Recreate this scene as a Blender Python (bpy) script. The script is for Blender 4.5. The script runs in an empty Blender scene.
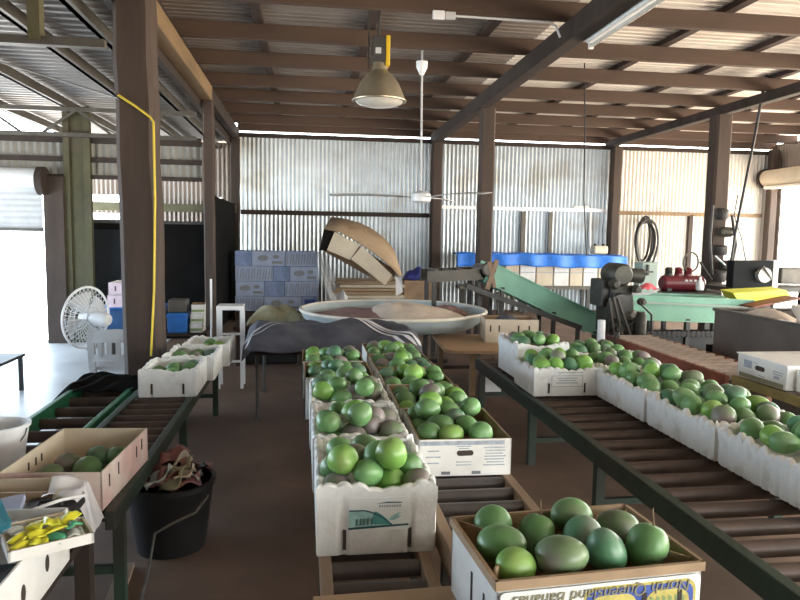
import bpy, math, random
from mathutils import Vector, Matrix, Euler

# ------------------------------------------------------------------ camera, world, exposure
SC = bpy.context.scene
COL = SC.collection
CZ = 1.42                                  # eye height
YAW, PITCH, ROLL, FPX = math.atan(95/680), math.atan(66/680), 0.016, 680.0
_f = Vector((math.sin(YAW)*math.cos(PITCH), math.cos(YAW)*math.cos(PITCH), -math.sin(PITCH)))
_r = Vector((math.cos(YAW), -math.sin(YAW), 0)); _u = _r.cross(_f)
_R = math.cos(ROLL)*_r + math.sin(ROLL)*_u
_U = math.cos(ROLL)*_u - math.sin(ROLL)*_r
cam = bpy.data.cameras.new('camera'); cam_o = bpy.data.objects.new('camera', cam); COL.objects.link(cam_o)
cam.sensor_width = 36; cam.lens = FPX*36/800; cam.clip_start = .05; cam.clip_end = 200
cam_o.matrix_world = Matrix(((_R.x, _U.x, -_f.x, 0), (_R.y, _U.y, -_f.y, 0), (_R.z, _U.z, -_f.z, CZ), (0, 0, 0, 1)))
SC.camera = cam_o

SC.view_settings.view_transform = 'Standard'; SC.view_settings.look = 'None'
SC.view_settings.gamma = 1.0; SC.view_settings.use_curve_mapping = False
SC.view_settings.exposure = 0.02
SC.cycles.use_denoising = True
SC.cycles.max_bounces = 8; SC.cycles.diffuse_bounces = 5; SC.cycles.sample_clamp_indirect = 6

# daylight all round: cool bright sky above, sunlit pale ground below the horizon
w = bpy.data.worlds.new('world'); SC.world = w; w.use_nodes = True
nt = w.node_tree; nt.nodes.clear()
out = nt.nodes.new('ShaderNodeOutputWorld'); bg = nt.nodes.new('ShaderNodeBackground')
tc = nt.nodes.new('ShaderNodeTexCoord'); sp = nt.nodes.new('ShaderNodeSeparateXYZ')
rp = nt.nodes.new('ShaderNodeValToRGB'); ma = nt.nodes.new('ShaderNodeMath')
ma.operation = 'MULTIPLY_ADD'; ma.inputs[1].default_value = .5; ma.inputs[2].default_value = .5
nt.links.new(tc.outputs['Generated'], sp.inputs[0]); nt.links.new(sp.outputs['Z'], ma.inputs[0])
nt.links.new(ma.outputs[0], rp.inputs[0]); # the sun stands off to the right: that side of sky and ground is warmer and brighter
mb = nt.nodes.new('ShaderNodeMath'); mb.operation = 'MULTIPLY_ADD'; mb.inputs[1].default_value = .5; mb.inputs[2].default_value = .5
r2 = nt.nodes.new('ShaderNodeValToRGB'); r2.color_ramp.elements[0].color = (.95, 1.08, 1.22, 1); r2.color_ramp.elements[0].position = .25
r2.color_ramp.elements[1].color = (1.85, 1.70, 1.50, 1); r2.color_ramp.elements[1].position = .95
mm = nt.nodes.new('ShaderNodeMix'); mm.data_type = 'RGBA'; mm.blend_type = 'MULTIPLY'; mm.inputs[0].default_value = 1; mm.clamp_result = False
nt.links.new(sp.outputs['X'], mb.inputs[0]); nt.links.new(mb.outputs[0], r2.inputs[0])
nt.links.new(rp.outputs[0], mm.inputs[6]); nt.links.new(r2.outputs[0], mm.inputs[7])
nt.links.new(mm.outputs[2], bg.inputs[0]); nt.links.new(bg.outputs[0], out.inputs[0])
els = rp.color_ramp.elements
els[0].position = .40; els[0].color = (1.0, .91, .80, 1)
els[1].position = .56; els[1].color = (.66, .74, .80, 1)
bg.inputs[1].default_value = 11.5

def portal(name, loc, rot, sx, sy):        # guides daylight sampling through a real opening; emits nothing itself
    l = bpy.data.lights.new(name, 'AREA'); l.shape = 'RECTANGLE'; l.size = sx; l.size_y = sy
    l.cycles.is_portal = True
    o = bpy.data.objects.new(name, l); COL.objects.link(o); o.location = loc; o.rotation_euler = rot

# ------------------------------------------------------------------ measuring helpers
def ray(px, py): return _f + _R*((px-400)/FPX) + _U*((300-py)/FPX)
def atY(px, py, Y):
    d = ray(px, py); t = Y/d.y; return Vector((d.x*t, Y, CZ+d.z*t))
def atZ(px, py, Z):
    d = ray(px, py); t = (Z-CZ)/d.z; return Vector((d.x*t, d.y*t, Z))

# ------------------------------------------------------------------ mesh builder
class B:
    def __init__(s): s.v = []; s.f = []; s.m = []; s.cur = 0
    def _add(s, vs, fs):
        n = len(s.v); s.v += [Vector(p) for p in vs]
        for f in fs: s.f.append([i+n for i in f]); s.m.append(s.cur)
        return s
    def box(s, c, d, rot=None):
        c = Vector(c); x, y, z = d[0]/2, d[1]/2, d[2]/2
        vs = [Vector(p) for p in ((-x,-y,-z),(x,-y,-z),(x,y,-z),(-x,y,-z),(-x,-y,z),(x,-y,z),(x,y,z),(-x,y,z))]
        if rot is not None:
            m = Euler(rot).to_matrix() if not isinstance(rot, Matrix) else rot
            vs = [m @ p for p in vs]
        return s._add([p+c for p in vs], [(0,3,2,1),(4,5,6,7),(0,1,5,4),(1,2,6,5),(2,3,7,6),(3,0,4,7)])
    def bb(s, x0, x1, y0, y1, z0, z1):
        return s.box(((x0+x1)/2, (y0+y1)/2, (z0+z1)/2), (abs(x1-x0), abs(y1-y0), abs(z1-z0)))
    def bar(s, p, q, wd, h, up=(0,0,1)):
        p, q = Vector(p), Vector(q); d = (q-p); L = d.length; d.normalize(); up = Vector(up)
        if abs(d.dot(up)) > .98: up = Vector((0,1,0))
        a = d.cross(up).normalized(); b = a.cross(d)
        m = Matrix((a, d, b)).transposed()
        return s.box((p+q)/2, (wd, L, h), m)
    def tube(s, pts, r, n=8, closed=False, cap=True):
        pts = [Vector(p) for p in pts]; N = len(pts); prev = None; vs = []
        rr = r if isinstance(r, (list, tuple)) else [r]*N
        for i, p in enumerate(pts):
            if closed: d = pts[(i+1) % N]-pts[i-1]
            else: d = pts[min(i+1, N-1)]-pts[max(i-1, 0)]
            d.normalize()
            if prev is None:
                a = d.orthogonal().normalized()
            else:
                a = (prev - d*prev.dot(d)).normalized()
            prev = a; b = d.cross(a)
            for k in range(n):
                t = 2*math.pi*k/n; vs.append(p+(a*math.cos(t)+b*math.sin(t))*rr[i])
        fs = []
        for i in range(N if closed else N-1):
            j = (i+1) % N
            for k in range(n): fs.append((i*n+k, i*n+(k+1) % n, j*n+(k+1) % n, j*n+k))
        if cap and not closed: fs += [tuple(range(n-1, -1, -1)), tuple((N-1)*n+k for k in range(n))]
        return s._add(vs, fs)
    def cyl(s, p, q, r, n=16): return s.tube([p, q], r, n)
    def lathe(s, prof, c=(0,0,0), n=24, m=None, sx=1, sy=1):
        vs = []; c = Vector(c)
        for (r, z) in prof:
            for k in range(n):
                t = 2*math.pi*k/n; p = Vector((r*math.cos(t)*sx, r*math.sin(t)*sy, z))
                vs.append((m @ p if m is not None else p)+c)
        fs = []
        for i in range(len(prof)-1):
            for k in range(n): fs.append((i*n+k, i*n+(k+1) % n, (i+1)*n+(k+1) % n, (i+1)*n+k))
        if prof[0][0] > 1e-5: fs.append(tuple(range(n-1, -1, -1)))
        if prof[-1][0] > 1e-5: fs.append(tuple((len(prof)-1)*n+k for k in range(n)))
        return s._add(vs, fs)
    def grid(s, fn, nu, nv):
        vs = [fn(i/nu, j/nv) for j in range(nv+1) for i in range(nu+1)]
        fs = [(j*(nu+1)+i, j*(nu+1)+i+1, (j+1)*(nu+1)+i+1, (j+1)*(nu+1)+i) for j in range(nv) for i in range(nu)]
        return s._add(vs, fs)
    def poly(s, pts, th):                   # closed outline given a thickness vector
        n = len(pts); th = Vector(th); pts = [Vector(p) for p in pts]
        vs = pts+[p+th for p in pts]
        fs = [tuple(range(n-1, -1, -1)), tuple(range(n, 2*n))]+[(i, (i+1) % n, n+(i+1) % n, n+i) for i in range(n)]
        return s._add(vs, fs)

LOC = {}
def build(b, name, mats, parent=None, smooth=False, bevel=0, local=False, solid=0, normals=True):
    """link the builder as ONE mesh; verts are world coords (local=True: coords of the parent)"""
    me = bpy.data.meshes.new(name)
    if not isinstance(mats, (list, tuple)): mats = [mats]
    off = Vector((0, 0, 0)); top = None
    if parent is not None and not local:
        top = parent
        while top.parent: top = top.parent
        off = top.location.copy()
    elif parent is None and not local:
        xs = [p.x for p in b.v]; ys = [p.y for p in b.v]; zs = [p.z for p in b.v]
        off = Vector(((min(xs)+max(xs))/2, (min(ys)+max(ys))/2, min(zs)))
    me.from_pydata([p-off for p in b.v], [], b.f)
    for m in mats: me.materials.append(m)
    for p, i in zip(me.polygons, b.m): p.material_index = i
    if normals:
        import bmesh
        bm = bmesh.new(); bm.from_mesh(me); bmesh.ops.recalc_face_normals(bm, faces=bm.faces); bm.to_mesh(me); bm.free()
    if smooth:
        for p in me.polygons: p.use_smooth = True
        try: me.set_sharp_from_angle(angle=math.radians(40))
        except Exception: pass
    o = bpy.data.objects.new(name, me); COL.objects.link(o)
    if parent is not None: o.parent = parent
    elif not local: o.location = off
    if solid:
        md = o.modifiers.new('solid', 'SOLIDIFY'); md.thickness = solid; md.offset = 0
    if bevel:
        md = o.modifiers.new('bevel', 'BEVEL'); md.width = bevel; md.segments = 2; md.limit_method = 'ANGLE'
    return o
def tag(o, label, cat, group=None, kind=None):
    o['label'] = label; o['category'] = cat
    if group: o['group'] = group
    if kind: o['kind'] = kind
    return o
def T(name, label, cat, loc, rz=0, group=None):
    o = bpy.data.objects.new(name, None); COL.objects.link(o); o.empty_display_size = .1
    o.location = loc; o.rotation_euler = (0, 0, rz); return tag(o, label, cat, group)
def struct(b, name, m, smooth=False, bevel=0):
    o = build(b, name, m, smooth=smooth, bevel=bevel); o['kind'] = 'structure'; return o
def copy_tree(o, parent=None):
    c = o.copy(); COL.objects.link(c)
    if parent is not None: c.parent = parent
    for ch in o.children: copy_tree(ch, c)
    return c

# ------------------------------------------------------------------ materials
def mat(name, col, rough=.6, metal=0.0, var=.15, scale=8.0, col2=None, amt=.5, bump=0.0, stretch=None, coords='Object', alpha=None, spec=.4, trans=None):
    m = bpy.data.materials.new(name); m.use_nodes = True; t = m.node_tree; n = t.nodes; L = t.links
    p = n['Principled BSDF']; p.inputs['Roughness'].default_value = rough; p.inputs['Metallic'].default_value = metal
    p.inputs['Specular IOR Level'].default_value = spec
    tc = n.new('ShaderNodeTexCoord'); src = tc.outputs[coords]
    if stretch:
        mp = n.new('ShaderNodeMapping'); mp.inputs['Scale'].default_value = stretch; L.new(src, mp.inputs[0]); src = mp.outputs[0]
    no = n.new('ShaderNodeTexNoise'); no.inputs['Scale'].default_value = scale; no.inputs['Detail'].default_value = 5; no.inputs['Roughness'].default_value = .6
    L.new(src, no.inputs['Vector'])
    r = n.new('ShaderNodeValToRGB'); e = r.color_ramp.elements
    e[0].position = .3; e[1].position = .7
    e[0].color = (*[c*(1-var) for c in col], 1); e[1].color = (*[min(1, c*(1+var)) for c in col], 1)
    L.new(no.outputs['Fac'], r.inputs[0]); c_out = r.outputs[0]
    if col2:
        n2 = n.new('ShaderNodeTexNoise'); n2.inputs['Scale'].default_value = scale*.35; n2.inputs['Detail'].default_value = 4
        L.new(src, n2.inputs['Vector'])
        r2 = n.new('ShaderNodeValToRGB'); r2.color_ramp.elements[0].position = .62-amt*.3; r2.color_ramp.elements[1].position = .8-amt*.3
        L.new(n2.outputs['Fac'], r2.inputs[0])
        mx = n.new('ShaderNodeMix'); mx.data_type = 'RGBA'; L.new(r2.outputs[0], mx.inputs[0]); L.new(c_out, mx.inputs[6]); mx.inputs[7].default_value = (*col2, 1)
        c_out = mx.outputs[2]
    L.new(c_out, p.inputs['Base Color'])
    if bump:
        bp = n.new('ShaderNodeBump'); bp.inputs['Strength'].default_value = bump; bp.inputs['Distance'].default_value = .01
        L.new(no.outputs['Fac'], bp.inputs['Height']); L.new(bp.outputs[0], p.inputs['Normal'])
    if alpha is not None: p.inputs['Alpha'].default_value = alpha
    if trans is not None:                   # thin translucent sheet: part of the light passes through
        tr = n.new('ShaderNodeBsdfTranslucent'); L.new(c_out, tr.inputs[0]); ms = n.new('ShaderNodeMixShader'); ms.inputs[0].default_value = trans
        L.new(p.outputs[0], ms.inputs[1]); L.new(tr.outputs[0], ms.inputs[2]); L.new(ms.outputs[0], n['Material Output'].inputs['Surface'])
    return m

M = {}
M['concrete'] = mat('floor_concrete', (.19, .122, .085), .7, var=.3, scale=1.4, col2=(.115, .073, .053), amt=.5, bump=.1)
M['apron'] = mat('pale_concrete', (.62, .63, .64), .38, var=.25, scale=1.2, col2=(.42, .41, .40), amt=.35)
M['galv'] = mat('galvanised_sheet', (.55, .60, .63), .40, .5, var=.12, scale=3, col2=(.36, .34, .30), amt=.25)
M['galv_new'] = mat('pale_galvanised_sheet', (.74, .75, .75), .45, .25, var=.08, scale=3)
M['cream_sheet'] = mat('cream_sheet', (.80, .76, .68), .5, .1, var=.08, scale=3, col2=(.62, .56, .46), amt=.2)
M['roof_brown'] = mat('grey_brown_roof_sheet', (.27, .235, .21), .55, .25, var=.2, scale=1.2, col2=(.26, .20, .16), amt=.4)
M['roof_pale'] = mat('pale_roof_sheet', (.74, .69, .63), .5, .1, var=.1, scale=1.5, col2=(.55, .47, .38), amt=.25)
M['roof_lean'] = mat('zinc_roof_sheet', (.30, .275, .255), .45, .35, var=.12, scale=2, col2=(.32, .28, .24), amt=.3)
M['timber_dark'] = mat('dark_timber', (.034, .023, .018), .8, var=.35, scale=6, stretch=(1, 1, .15), bump=.3)
M['timber_mid'] = mat('weathered_timber', (.056, .038, .029), .75, var=.3, scale=6, stretch=(1, 1, .15), col2=(.05, .032, .027), amt=.4, bump=.3)
M['purlin'] = mat('purlin_timber', (.072, .044, .030), .75, var=.3, scale=5, stretch=(.15, 1, 1), col2=(.05, .028, .021), amt=.4)
M['batten'] = mat('batten_timber', (.05, .032, .027), .8, var=.3, scale=5)
M['beam_tan'] = mat('tan_beam_timber', (.19, .125, .065), .7, var=.25, scale=5, stretch=(1, .15, 1))
M['steel_olive'] = mat('olive_steel', (.075, .070, .034), .6, .1, var=.25, scale=4, col2=(.09, .07, .05), amt=.3)
M['steel_grey'] = mat('grey_steel', (.105, .095, .08), .5, .4, var=.25, scale=5)
M['steel_dark'] = mat('dark_steel', (.06, .058, .055), .5, .4, var=.3, scale=8)
M['rust'] = mat('rusty_red_steel', (.26, .075, .045), .6, .1, var=.35, scale=6, col2=(.15, .075, .055), amt=.5)
M['roller'] = mat('grey_roller', (.10, .09, .09), .4, .3, var=.25, scale=8)
M['roller_rust'] = mat('brown_roller', (.075, .052, .042), .5, .3, var=.35, scale=8)
M['roller_pale'] = mat('pale_roller', (.42, .37, .34), .4, .4, var=.2, scale=8)
M['green_rail'] = mat('green_painted_rail', (.022, .15, .07), .4, .0, var=.25, scale=5)
M['green_dark'] = mat('dark_green_rail', (.028, .05, .035), .5, .1, var=.3, scale=5, col2=(.04, .035, .03), amt=.4)
M['green_conv'] = mat('green_enamel', (.20, .43, .32), .45, 0, var=.12, scale=4, col2=(.16, .34, .26), amt=.4)
M['pine'] = mat('pale_pine', (.28, .20, .135), .7, var=.25, scale=6, stretch=(1, .2, 1), col2=(.20, .12, .07), amt=.4)
M['plyboard'] = mat('plywood', (.40, .27, .16), .6, var=.2, scale=4, stretch=(.2, 1, 1))
M['foam'] = mat('white_foam', (.83, .85, .84), .65, var=.05, scale=30, col2=(.66, .66, .62), amt=.2, bump=.25)
M['card_white'] = mat('white_carton', (.76, .76, .74), .7, var=.06, scale=10, col2=(.60, .58, .54), amt=.25)
M['card_brown'] = mat('brown_cardboard', (.38, .27, .17), .8, var=.12, scale=10, col2=(.28, .19, .12), amt=.3)
M['card_cream'] = mat('cream_cardboard', (.62, .54, .42), .8, var=.08, scale=6)
M['card_pink'] = mat('pink_printed_carton', (.62, .42, .38), .7, var=.15, scale=12, col2=(.72, .62, .55), amt=.5)
M['card_lilac'] = mat('lilac_printed_carton', (.70, .58, .68), .7, var=.1, scale=12)
M['card_blue'] = mat('blue_printed_carton', (.36, .48, .80), .6, var=.15, scale=14, col2=(.25, .36, .62), amt=.45)
M['card_pale'] = mat('pale_blue_carton', (.54, .66, .95), .6, var=.1, scale=14)
M['ink'] = mat('dark_print', (.16, .18, .20), .8, var=.2, scale=20)
M['ink_grey'] = mat('grey_print', (.36, .40, .46), .8, var=.25, scale=40)
M['ink_teal'] = mat('teal_print', (.10, .36, .35), .7, var=.2, scale=20)
M['ink_teal_pale'] = mat('pale_teal_print', (.36, .62, .60), .7, var=.25, scale=30)
M['ink_dteal'] = mat('dark_teal_print', (.03, .11, .13), .7, var=.2, scale=20)
M['ink_blue'] = mat('blue_print', (.07, .12, .42), .7, var=.2, scale=20)
M['ink_olive'] = mat('olive_print', (.26, .25, .16), .8, var=.2, scale=20)
M['ink_yellow'] = mat('yellow_print', (.55, .48, .14), .7, var=.25, scale=25)
M['ink_green'] = mat('green_print', (.25, .33, .14), .7, var=.2, scale=20)
M['label'] = mat('pale_label', (.80, .84, .83), .5, var=.04, scale=10)
M['hole'] = mat('hole_shade', (.05, .04, .035), .9, var=.2, scale=10)  # shade inside holes and slots, painted as a dark colour
M['blue_tarp'] = mat('blue_tarpaulin', (.03, .20, .75), .45, var=.25, scale=9, bump=.2)
M['navy_bag'] = mat('navy_bag', (.03, .04, .22), .5, var=.3, scale=9)
M['tarp_dark'] = mat('slate_cloth', (.085, .09, .115), .7, var=.25, scale=6, bump=.2)
M['white_cloth'] = mat('white_stripe_cloth', (.72, .73, .76), .8, var=.08, scale=10)
M['tub'] = mat('pale_tub_plastic', (.46, .54, .56), .45, var=.12, scale=4)
M['tub_rim'] = mat('cream_tub_rim', (.72, .68, .58), .5, var=.1, scale=6)
M['tub_in'] = mat('tub_inside', (.20, .13, .12), .6, var=.3, scale=4)
M['hessian'] = mat('tan_cloth', (.66, .56, .46), .85, var=.15, scale=6, bump=.2)
M['brown_cloth'] = mat('brown_cloth', (.30, .19, .175), .85, var=.25, scale=5, bump=.2)
M['plastic_white'] = mat('white_plastic', (.78, .79, .80), .35, var=.04, scale=8)
M['plastic_grey'] = mat('grey_white_plastic', (.50, .51, .52), .45, var=.1, scale=8)
M['plastic_black'] = mat('black_plastic', (.010, .010, .011), .4, var=.3, scale=8)
M['plastic_blue'] = mat('blue_plastic', (.03, .16, .50), .35, var=.15, scale=6)
M['crate_blue'] = mat('blue_tub_plastic', (.03, .09, .22), .35, var=.2, scale=6)
M['film'] = mat('clear_plastic_film', (.86, .88, .90), .2, var=.05, scale=6, alpha=.5)
M['film_white'] = mat('white_plastic_bag', (.80, .80, .82), .3, var=.06, scale=6, alpha=.75)
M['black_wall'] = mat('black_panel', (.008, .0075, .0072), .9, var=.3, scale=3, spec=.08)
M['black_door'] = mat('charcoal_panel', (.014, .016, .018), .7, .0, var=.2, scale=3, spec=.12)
M['lamp_metal'] = mat('lamp_aluminium', (.36, .31, .22), .35, .6, var=.15, scale=6)
M['lamp_glass'] = mat('lamp_lens', (.62, .60, .54), .15, var=.08, scale=25, spec=.6)
M['yellow'] = mat('yellow_enamel', (.62, .42, .02), .45, var=.1, scale=6)
M['yellow_bright'] = mat('bright_yellow_sheet', (.80, .82, .10), .5, var=.08, scale=5)
M['yellow_cord'] = mat('yellow_cord', (.62, .46, .04), .5, var=.1, scale=8)
M['rubber'] = mat('black_rubber', (.015, .015, .017), .5, var=.3, scale=10)
M['red_tank'] = mat('dark_red_enamel', (.13, .018, .025), .35, var=.25, scale=8)
M['pink_rag'] = mat('pink_red_plastic', (.75, .12, .14), .5, var=.2, scale=12)
M['machine'] = mat('greasy_machine', (.042, .042, .034), .5, .3, var=.35, scale=9, col2=(.085, .078, .06), amt=.4)
M['teal_case'] = mat('grey_teal_casing', (.30, .38, .34), .5, var=.12, scale=6)
M['grey_bin'] = mat('dark_grey_bin', (.12, .098, .082), .6, .1, var=.2, scale=4)
M['sack'] = mat('olive_sack', (.34, .32, .20), .8, var=.3, scale=7, bump=.3)
M['paper_blue'] = mat('blue_grey_paper', (.46, .50, .66), .7, var=.1, scale=9)
M['paper_teal'] = mat('teal_packet', (.08, .40, .55), .4, var=.2, scale=9)
M['pack_yellow'] = mat('yellow_packet', (.74, .70, .05), .35, var=.2, scale=14, col2=(.35, .50, .06), amt=.4)
M['pack_green'] = mat('green_packet', (.08, .36, .20), .4, var=.25, scale=14)
M['pack_grey'] = mat('grey_packet', (.36, .38, .34), .35, var=.3, scale=14)
M['trash_red'] = mat('red_brown_wrapper', (.24, .10, .09), .5, var=.4, scale=14)
M['stem'] = mat('dry_stem', (.16, .11, .06), .8, var=.2, scale=20)
M['yellow_steel'] = mat('olive_yellow_steel', (.28, .23, .09), .6, .1, var=.25, scale=5)

def mango_mat(name, base, blush, amount):
    m = mat(name, [c*1.2 for c in base], .38, 0, var=.22, scale=5, spec=.5)
    t = m.node_tree; n = t.nodes; L = t.links; p = n['Principled BSDF']
    src = p.inputs['Base Color'].links[0].from_socket
    oi = n.new('ShaderNodeObjectInfo'); tc = n.new('ShaderNodeTexCoord')
    va = n.new('ShaderNodeVectorMath'); va.operation = 'ADD'; L.new(tc.outputs['Object'], va.inputs[0])
    cm = n.new('ShaderNodeCombineXYZ'); mu = n.new('ShaderNodeMath'); mu.operation = 'MULTIPLY'; mu.inputs[1].default_value = 7
    L.new(oi.outputs['Random'], mu.inputs[0])
    for i in range(3): L.new(mu.outputs[0], cm.inputs[i])
    L.new(cm.outputs[0], va.inputs[1])
    no = n.new('ShaderNodeTexNoise'); no.inputs['Scale'].default_value = 9; no.inputs['Detail'].default_value = 2; L.new(va.outputs[0], no.inputs['Vector'])
    r = n.new('ShaderNodeValToRGB'); r.color_ramp.elements[0].position = .64-amount*.5; r.color_ramp.elements[1].position = .86-amount*.5
    L.new(no.outputs['Fac'], r.inputs[0])
    mx = n.new('ShaderNodeMix'); mx.data_type = 'RGBA'; L.new(r.outputs[0], mx.inputs[0]); L.new(src, mx.inputs[6]); mx.inputs[7].default_value = (*blush, 1)
    vo = n.new('ShaderNodeTexVoronoi'); vo.inputs['Scale'].default_value = 180; L.new(va.outputs[0], vo.inputs['Vector'])
    r3 = n.new('ShaderNodeValToRGB'); r3.color_ramp.elements[0].position = .08; r3.color_ramp.elements[1].position = .18
    r3.color_ramp.elements[0].color = (.25, .25, .25, 1); r3.color_ramp.elements[1].color = (0, 0, 0, 1)
    L.new(vo.outputs['Distance'], r3.inputs[0])
    m2 = n.new('ShaderNodeMix'); m2.data_type = 'RGBA'; L.new(r3.outputs[0], m2.inputs[0]); L.new(mx.outputs[2], m2.inputs[6]); m2.inputs[7].default_value = (.5, .55, .3, 1)
    hs = n.new('ShaderNodeHueSaturation'); L.new(m2.outputs[2], hs.inputs['Color'])
    mr = n.new('ShaderNodeMapRange'); mr.inputs[3].default_value = .8; mr.inputs[4].default_value = 1.2; L.new(oi.outputs['Random'], mr.inputs[0]); L.new(mr.outputs[0], hs.inputs['Value'])
    L.new(hs.outputs[0], p.inputs['Base Color'])
    return m
MG = {'green': mango_mat('green_mango_skin', (.125, .265, .10), (.16, .22, .12), .2),
      'bright': mango_mat('bright_green_mango_skin', (.17, .36, .075), (.26, .38, .12), .3),
      'blue': mango_mat('bluish_green_mango_skin', (.085, .22, .12), (.20, .22, .19), .3),
      'purple': mango_mat('purple_blushed_mango_skin', (.125, .19, .095), (.24, .20, .205), .50)}
ADJ = {'green': 'green', 'bright': 'bright green', 'blue': 'bluish green', 'purple': 'purplish'}

# ------------------------------------------------------------------ shell of the shed
XL, XR, YB, YF = -6.2, 9.25, 12.6, -2.6
ZR = 3.25                                  # underside of the purlins
portal('daylight_left', (XL-.02, 5.6, 1.1), (0, -math.pi/2, 0), 2.2, 6.4)
portal('daylight_left_door', (-4.55, 9.02, .7), (-math.pi/2, 0, 0), 2.8, 1.4)
portal('daylight_right', (XR+.05, 5.05, 1.25), (0, math.pi/2, 0), 2.5, 14.5)
portal('daylight_front', (5.5, YF-.05, 1.05), (math.pi/2, 0, 0), 6.6, 2.1)

b = B(); b.bb(-1.75, XR+.6, YF-1, YB+.1, -.1, 0); struct(b, 'floor', M['concrete'])
b = B(); b.bb(XL-.6, -1.75, YF-1, 9.15, -.1, 0); b.bb(-3.1, -1.75, 9.15, YB+.1, -.1, 0); struct(b, 'floor_left', M['apron'])

def corr_wall(b, x0, x1, z0, z1, Y, th=.006, pitch=.076, amp=.014):
    n = max(4, int((x1-x0)/pitch*6))
    b.grid(lambda u, v: Vector((x0+(x1-x0)*u, Y+amp*math.sin(2*math.pi*(x0+(x1-x0)*u)/pitch), z0+(z1-z0)*v)), n, 1)
    b.grid(lambda u, v: Vector((x0+(x1-x0)*u, Y+th+amp*math.sin(2*math.pi*(x0+(x1-x0)*u)/pitch), z0+(z1-z0)*v)), n, 1)
    return b
def corr_side(b, y0, y1, z0, z1, X, pitch=.076, amp=.009):
    n = max(4, int((y1-y0)/pitch*6))
    for k in (0, .006):
        b.grid(lambda u, v: Vector((X+k+amp*math.sin(2*math.pi*(y0+(y1-y0)*u)/pitch), y0+(y1-y0)*u, z0+(z1-z0)*v)), n, 1)
    return b
def corr_roof(b, x0, x1, y0, y1, z, pitch=.15, amp=.02):
    """ribbed roof sheet: flat pans with narrow ribs standing down across the run"""
    ys = []; y = y0
    while y < y1:
        for f, d in ((0, 0), (.70, 0), (.76, -amp), (.92, -amp), (.98, 0)): ys.append((y+f*pitch, z+d))
        y += pitch
    vs = []
    for k in (0, .006):
        n0 = len(vs); vs += [Vector((x, yy, zz+k)) for yy, zz in ys for x in (x0, x1)]
    n = len(ys); fs = []
    for g in (0, 2*n): fs += [(g+2*i, g+2*i+1, g+2*i+3, g+2*i+2) for i in range(n-1)]
    b._add(vs, fs); return b
ZW = 3.17
b = corr_wall(B(), -1.22, 5.82, 0, ZW, YB); struct(b, 'wall_back', M['galv'], smooth=True)
b = corr_wall(B(), 5.82, XR, 0, ZW, YB); struct(b, 'wall_back_right', M['cream_sheet'], smooth=True)
# left of the main bay the back wall has two long open slots under the eaves
b = corr_wall(B(), -3.9, -1.22, 0, 1.60, YB); corr_wall(b, -3.9, -1.22, 1.70, 1.90, YB); corr_wall(b, -3.9, -1.22, 2.02, 2.98, YB); corr_wall(b, -3.0, -2.3, 1.6, 2.02, YB); corr_wall(b, -2.3, -1.70, 1.6, 2.02, YB); corr_wall(b, -1.5, -1.22, 1.6, 2.02, YB)
struct(b, 'wall_back_left', M['roof_brown'], smooth=True)
# right side: high wall over a wide roller door opening
b = corr_side(B(), YF, 12.6, 2.42, 3.3, XR); corr_side(b, 12.34, 12.6, 0, 2.42, XR); corr_side(b, YF, -2.2, 0, 2.42, XR)
struct(b, 'wall_right', M['roof_brown'], smooth=True)
b = corr_side(B(), YF, 9.0, 2.25, 3.0, XL); corr_side(b, YF, 2.4, 0, 2.25, XL); corr_side(b, 8.8, 9.0, 0, 2.25, XL); struct(b, 'wall_left', M['roof_brown'], smooth=True)
b = corr_wall(B(), XL, XR, 2.1, 3.4, YF); corr_wall(b, XL, 2.2, 0, 2.1, YF); corr_wall(b, 8.8, XR, 0, 2.1, YF); struct(b, 'wall_front', M['roof_brown'], smooth=True)
b = B(); b.bb(-1.36, -1.30, YF, YB, 2.95, 3.47); struct(b, 'trim_1', M['timber_dark'])

b = corr_roof(B(), -1.34, 2.36, YF-.3, YB+.35, 3.47, .11, .010); struct(b, 'ceiling', M['roof_brown'])
b = corr_roof(B(), 2.36, XR+.3, YF-.3, YB+.35, 3.47, .11, .010); struct(b, 'ceiling_right', M['roof_pale'])  # paler sheets right of the middle rafter, grey-brown ones left of it
b = corr_roof(B(), XL-.3, -1.32, YF-.3, 9.1, 3.025); corr_roof(b, -4.0, -1.32, 9.1, YB+.35, 3.025); struct(b, 'ceiling_left', M['roof_lean'])

# purlins (across), battens (front to back), rafters, posts
ORD = ['first', 'second', 'third', 'fourth', 'fifth', 'sixth', 'seventh', 'eighth', 'ninth', 'tenth', 'eleventh', 'twelfth', 'thirteenth', 'fourteenth']
py = [12.02, 11.0, 9.98, 9.0, 7.91, 6.87, 5.76, 4.70, 3.65]
for i, y in enumerate(py):
    b = B(); b.bb(-1.28, XR, y-.035, y+.035, ZR, ZR+.15)
    o = build(b, 'roof_purlin', M['purlin'], bevel=.006)
    tag(o, f'brown timber purlin across the roof, {ORD[i]} from the back wall', 'purlin', 'purlins across the roof')
bx = [-.45, .62, 1.76, 2.75, 3.68, 4.72, 5.75, 6.8, 7.85, 8.8]
for i, x in enumerate(bx):
    b = B(); b.bb(x-.045, x+.045, 2.0, YB, ZR+.15, ZR+.205)
    o = build(b, 'roof_batten', M['batten'])
    tag(o, f'dark roof batten under the sheeting, {ORD[i]} from the left', 'batten', 'battens under the roof sheets')
for x, xn, z0, lab, w_ in ((2.35, 2.22, 3.08, 'dark rafter running to the back wall over the middle posts', .15),
                      (5.74, 5.66, 3.125, 'dark rafter running to the back wall over the right post', .13)):
    b = B(); h = ZR-z0; b.bar((xn, 1.2, z0+h/2), (x, YB, z0+h/2), w_, h)
    tag(build(b, 'rafter', M['timber_dark'], bevel=.01), lab, 'rafter', 'rafters of the main roof')
b = B(); b.bb(-1.30, -1.16, 5.25, 8.95, 3.04, 3.22)
tag(build(b, 'rafter', M['beam_tan'], bevel=.01), 'tan timber beam between the two left posts', 'rafter', 'rafters of the main roof')
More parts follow.
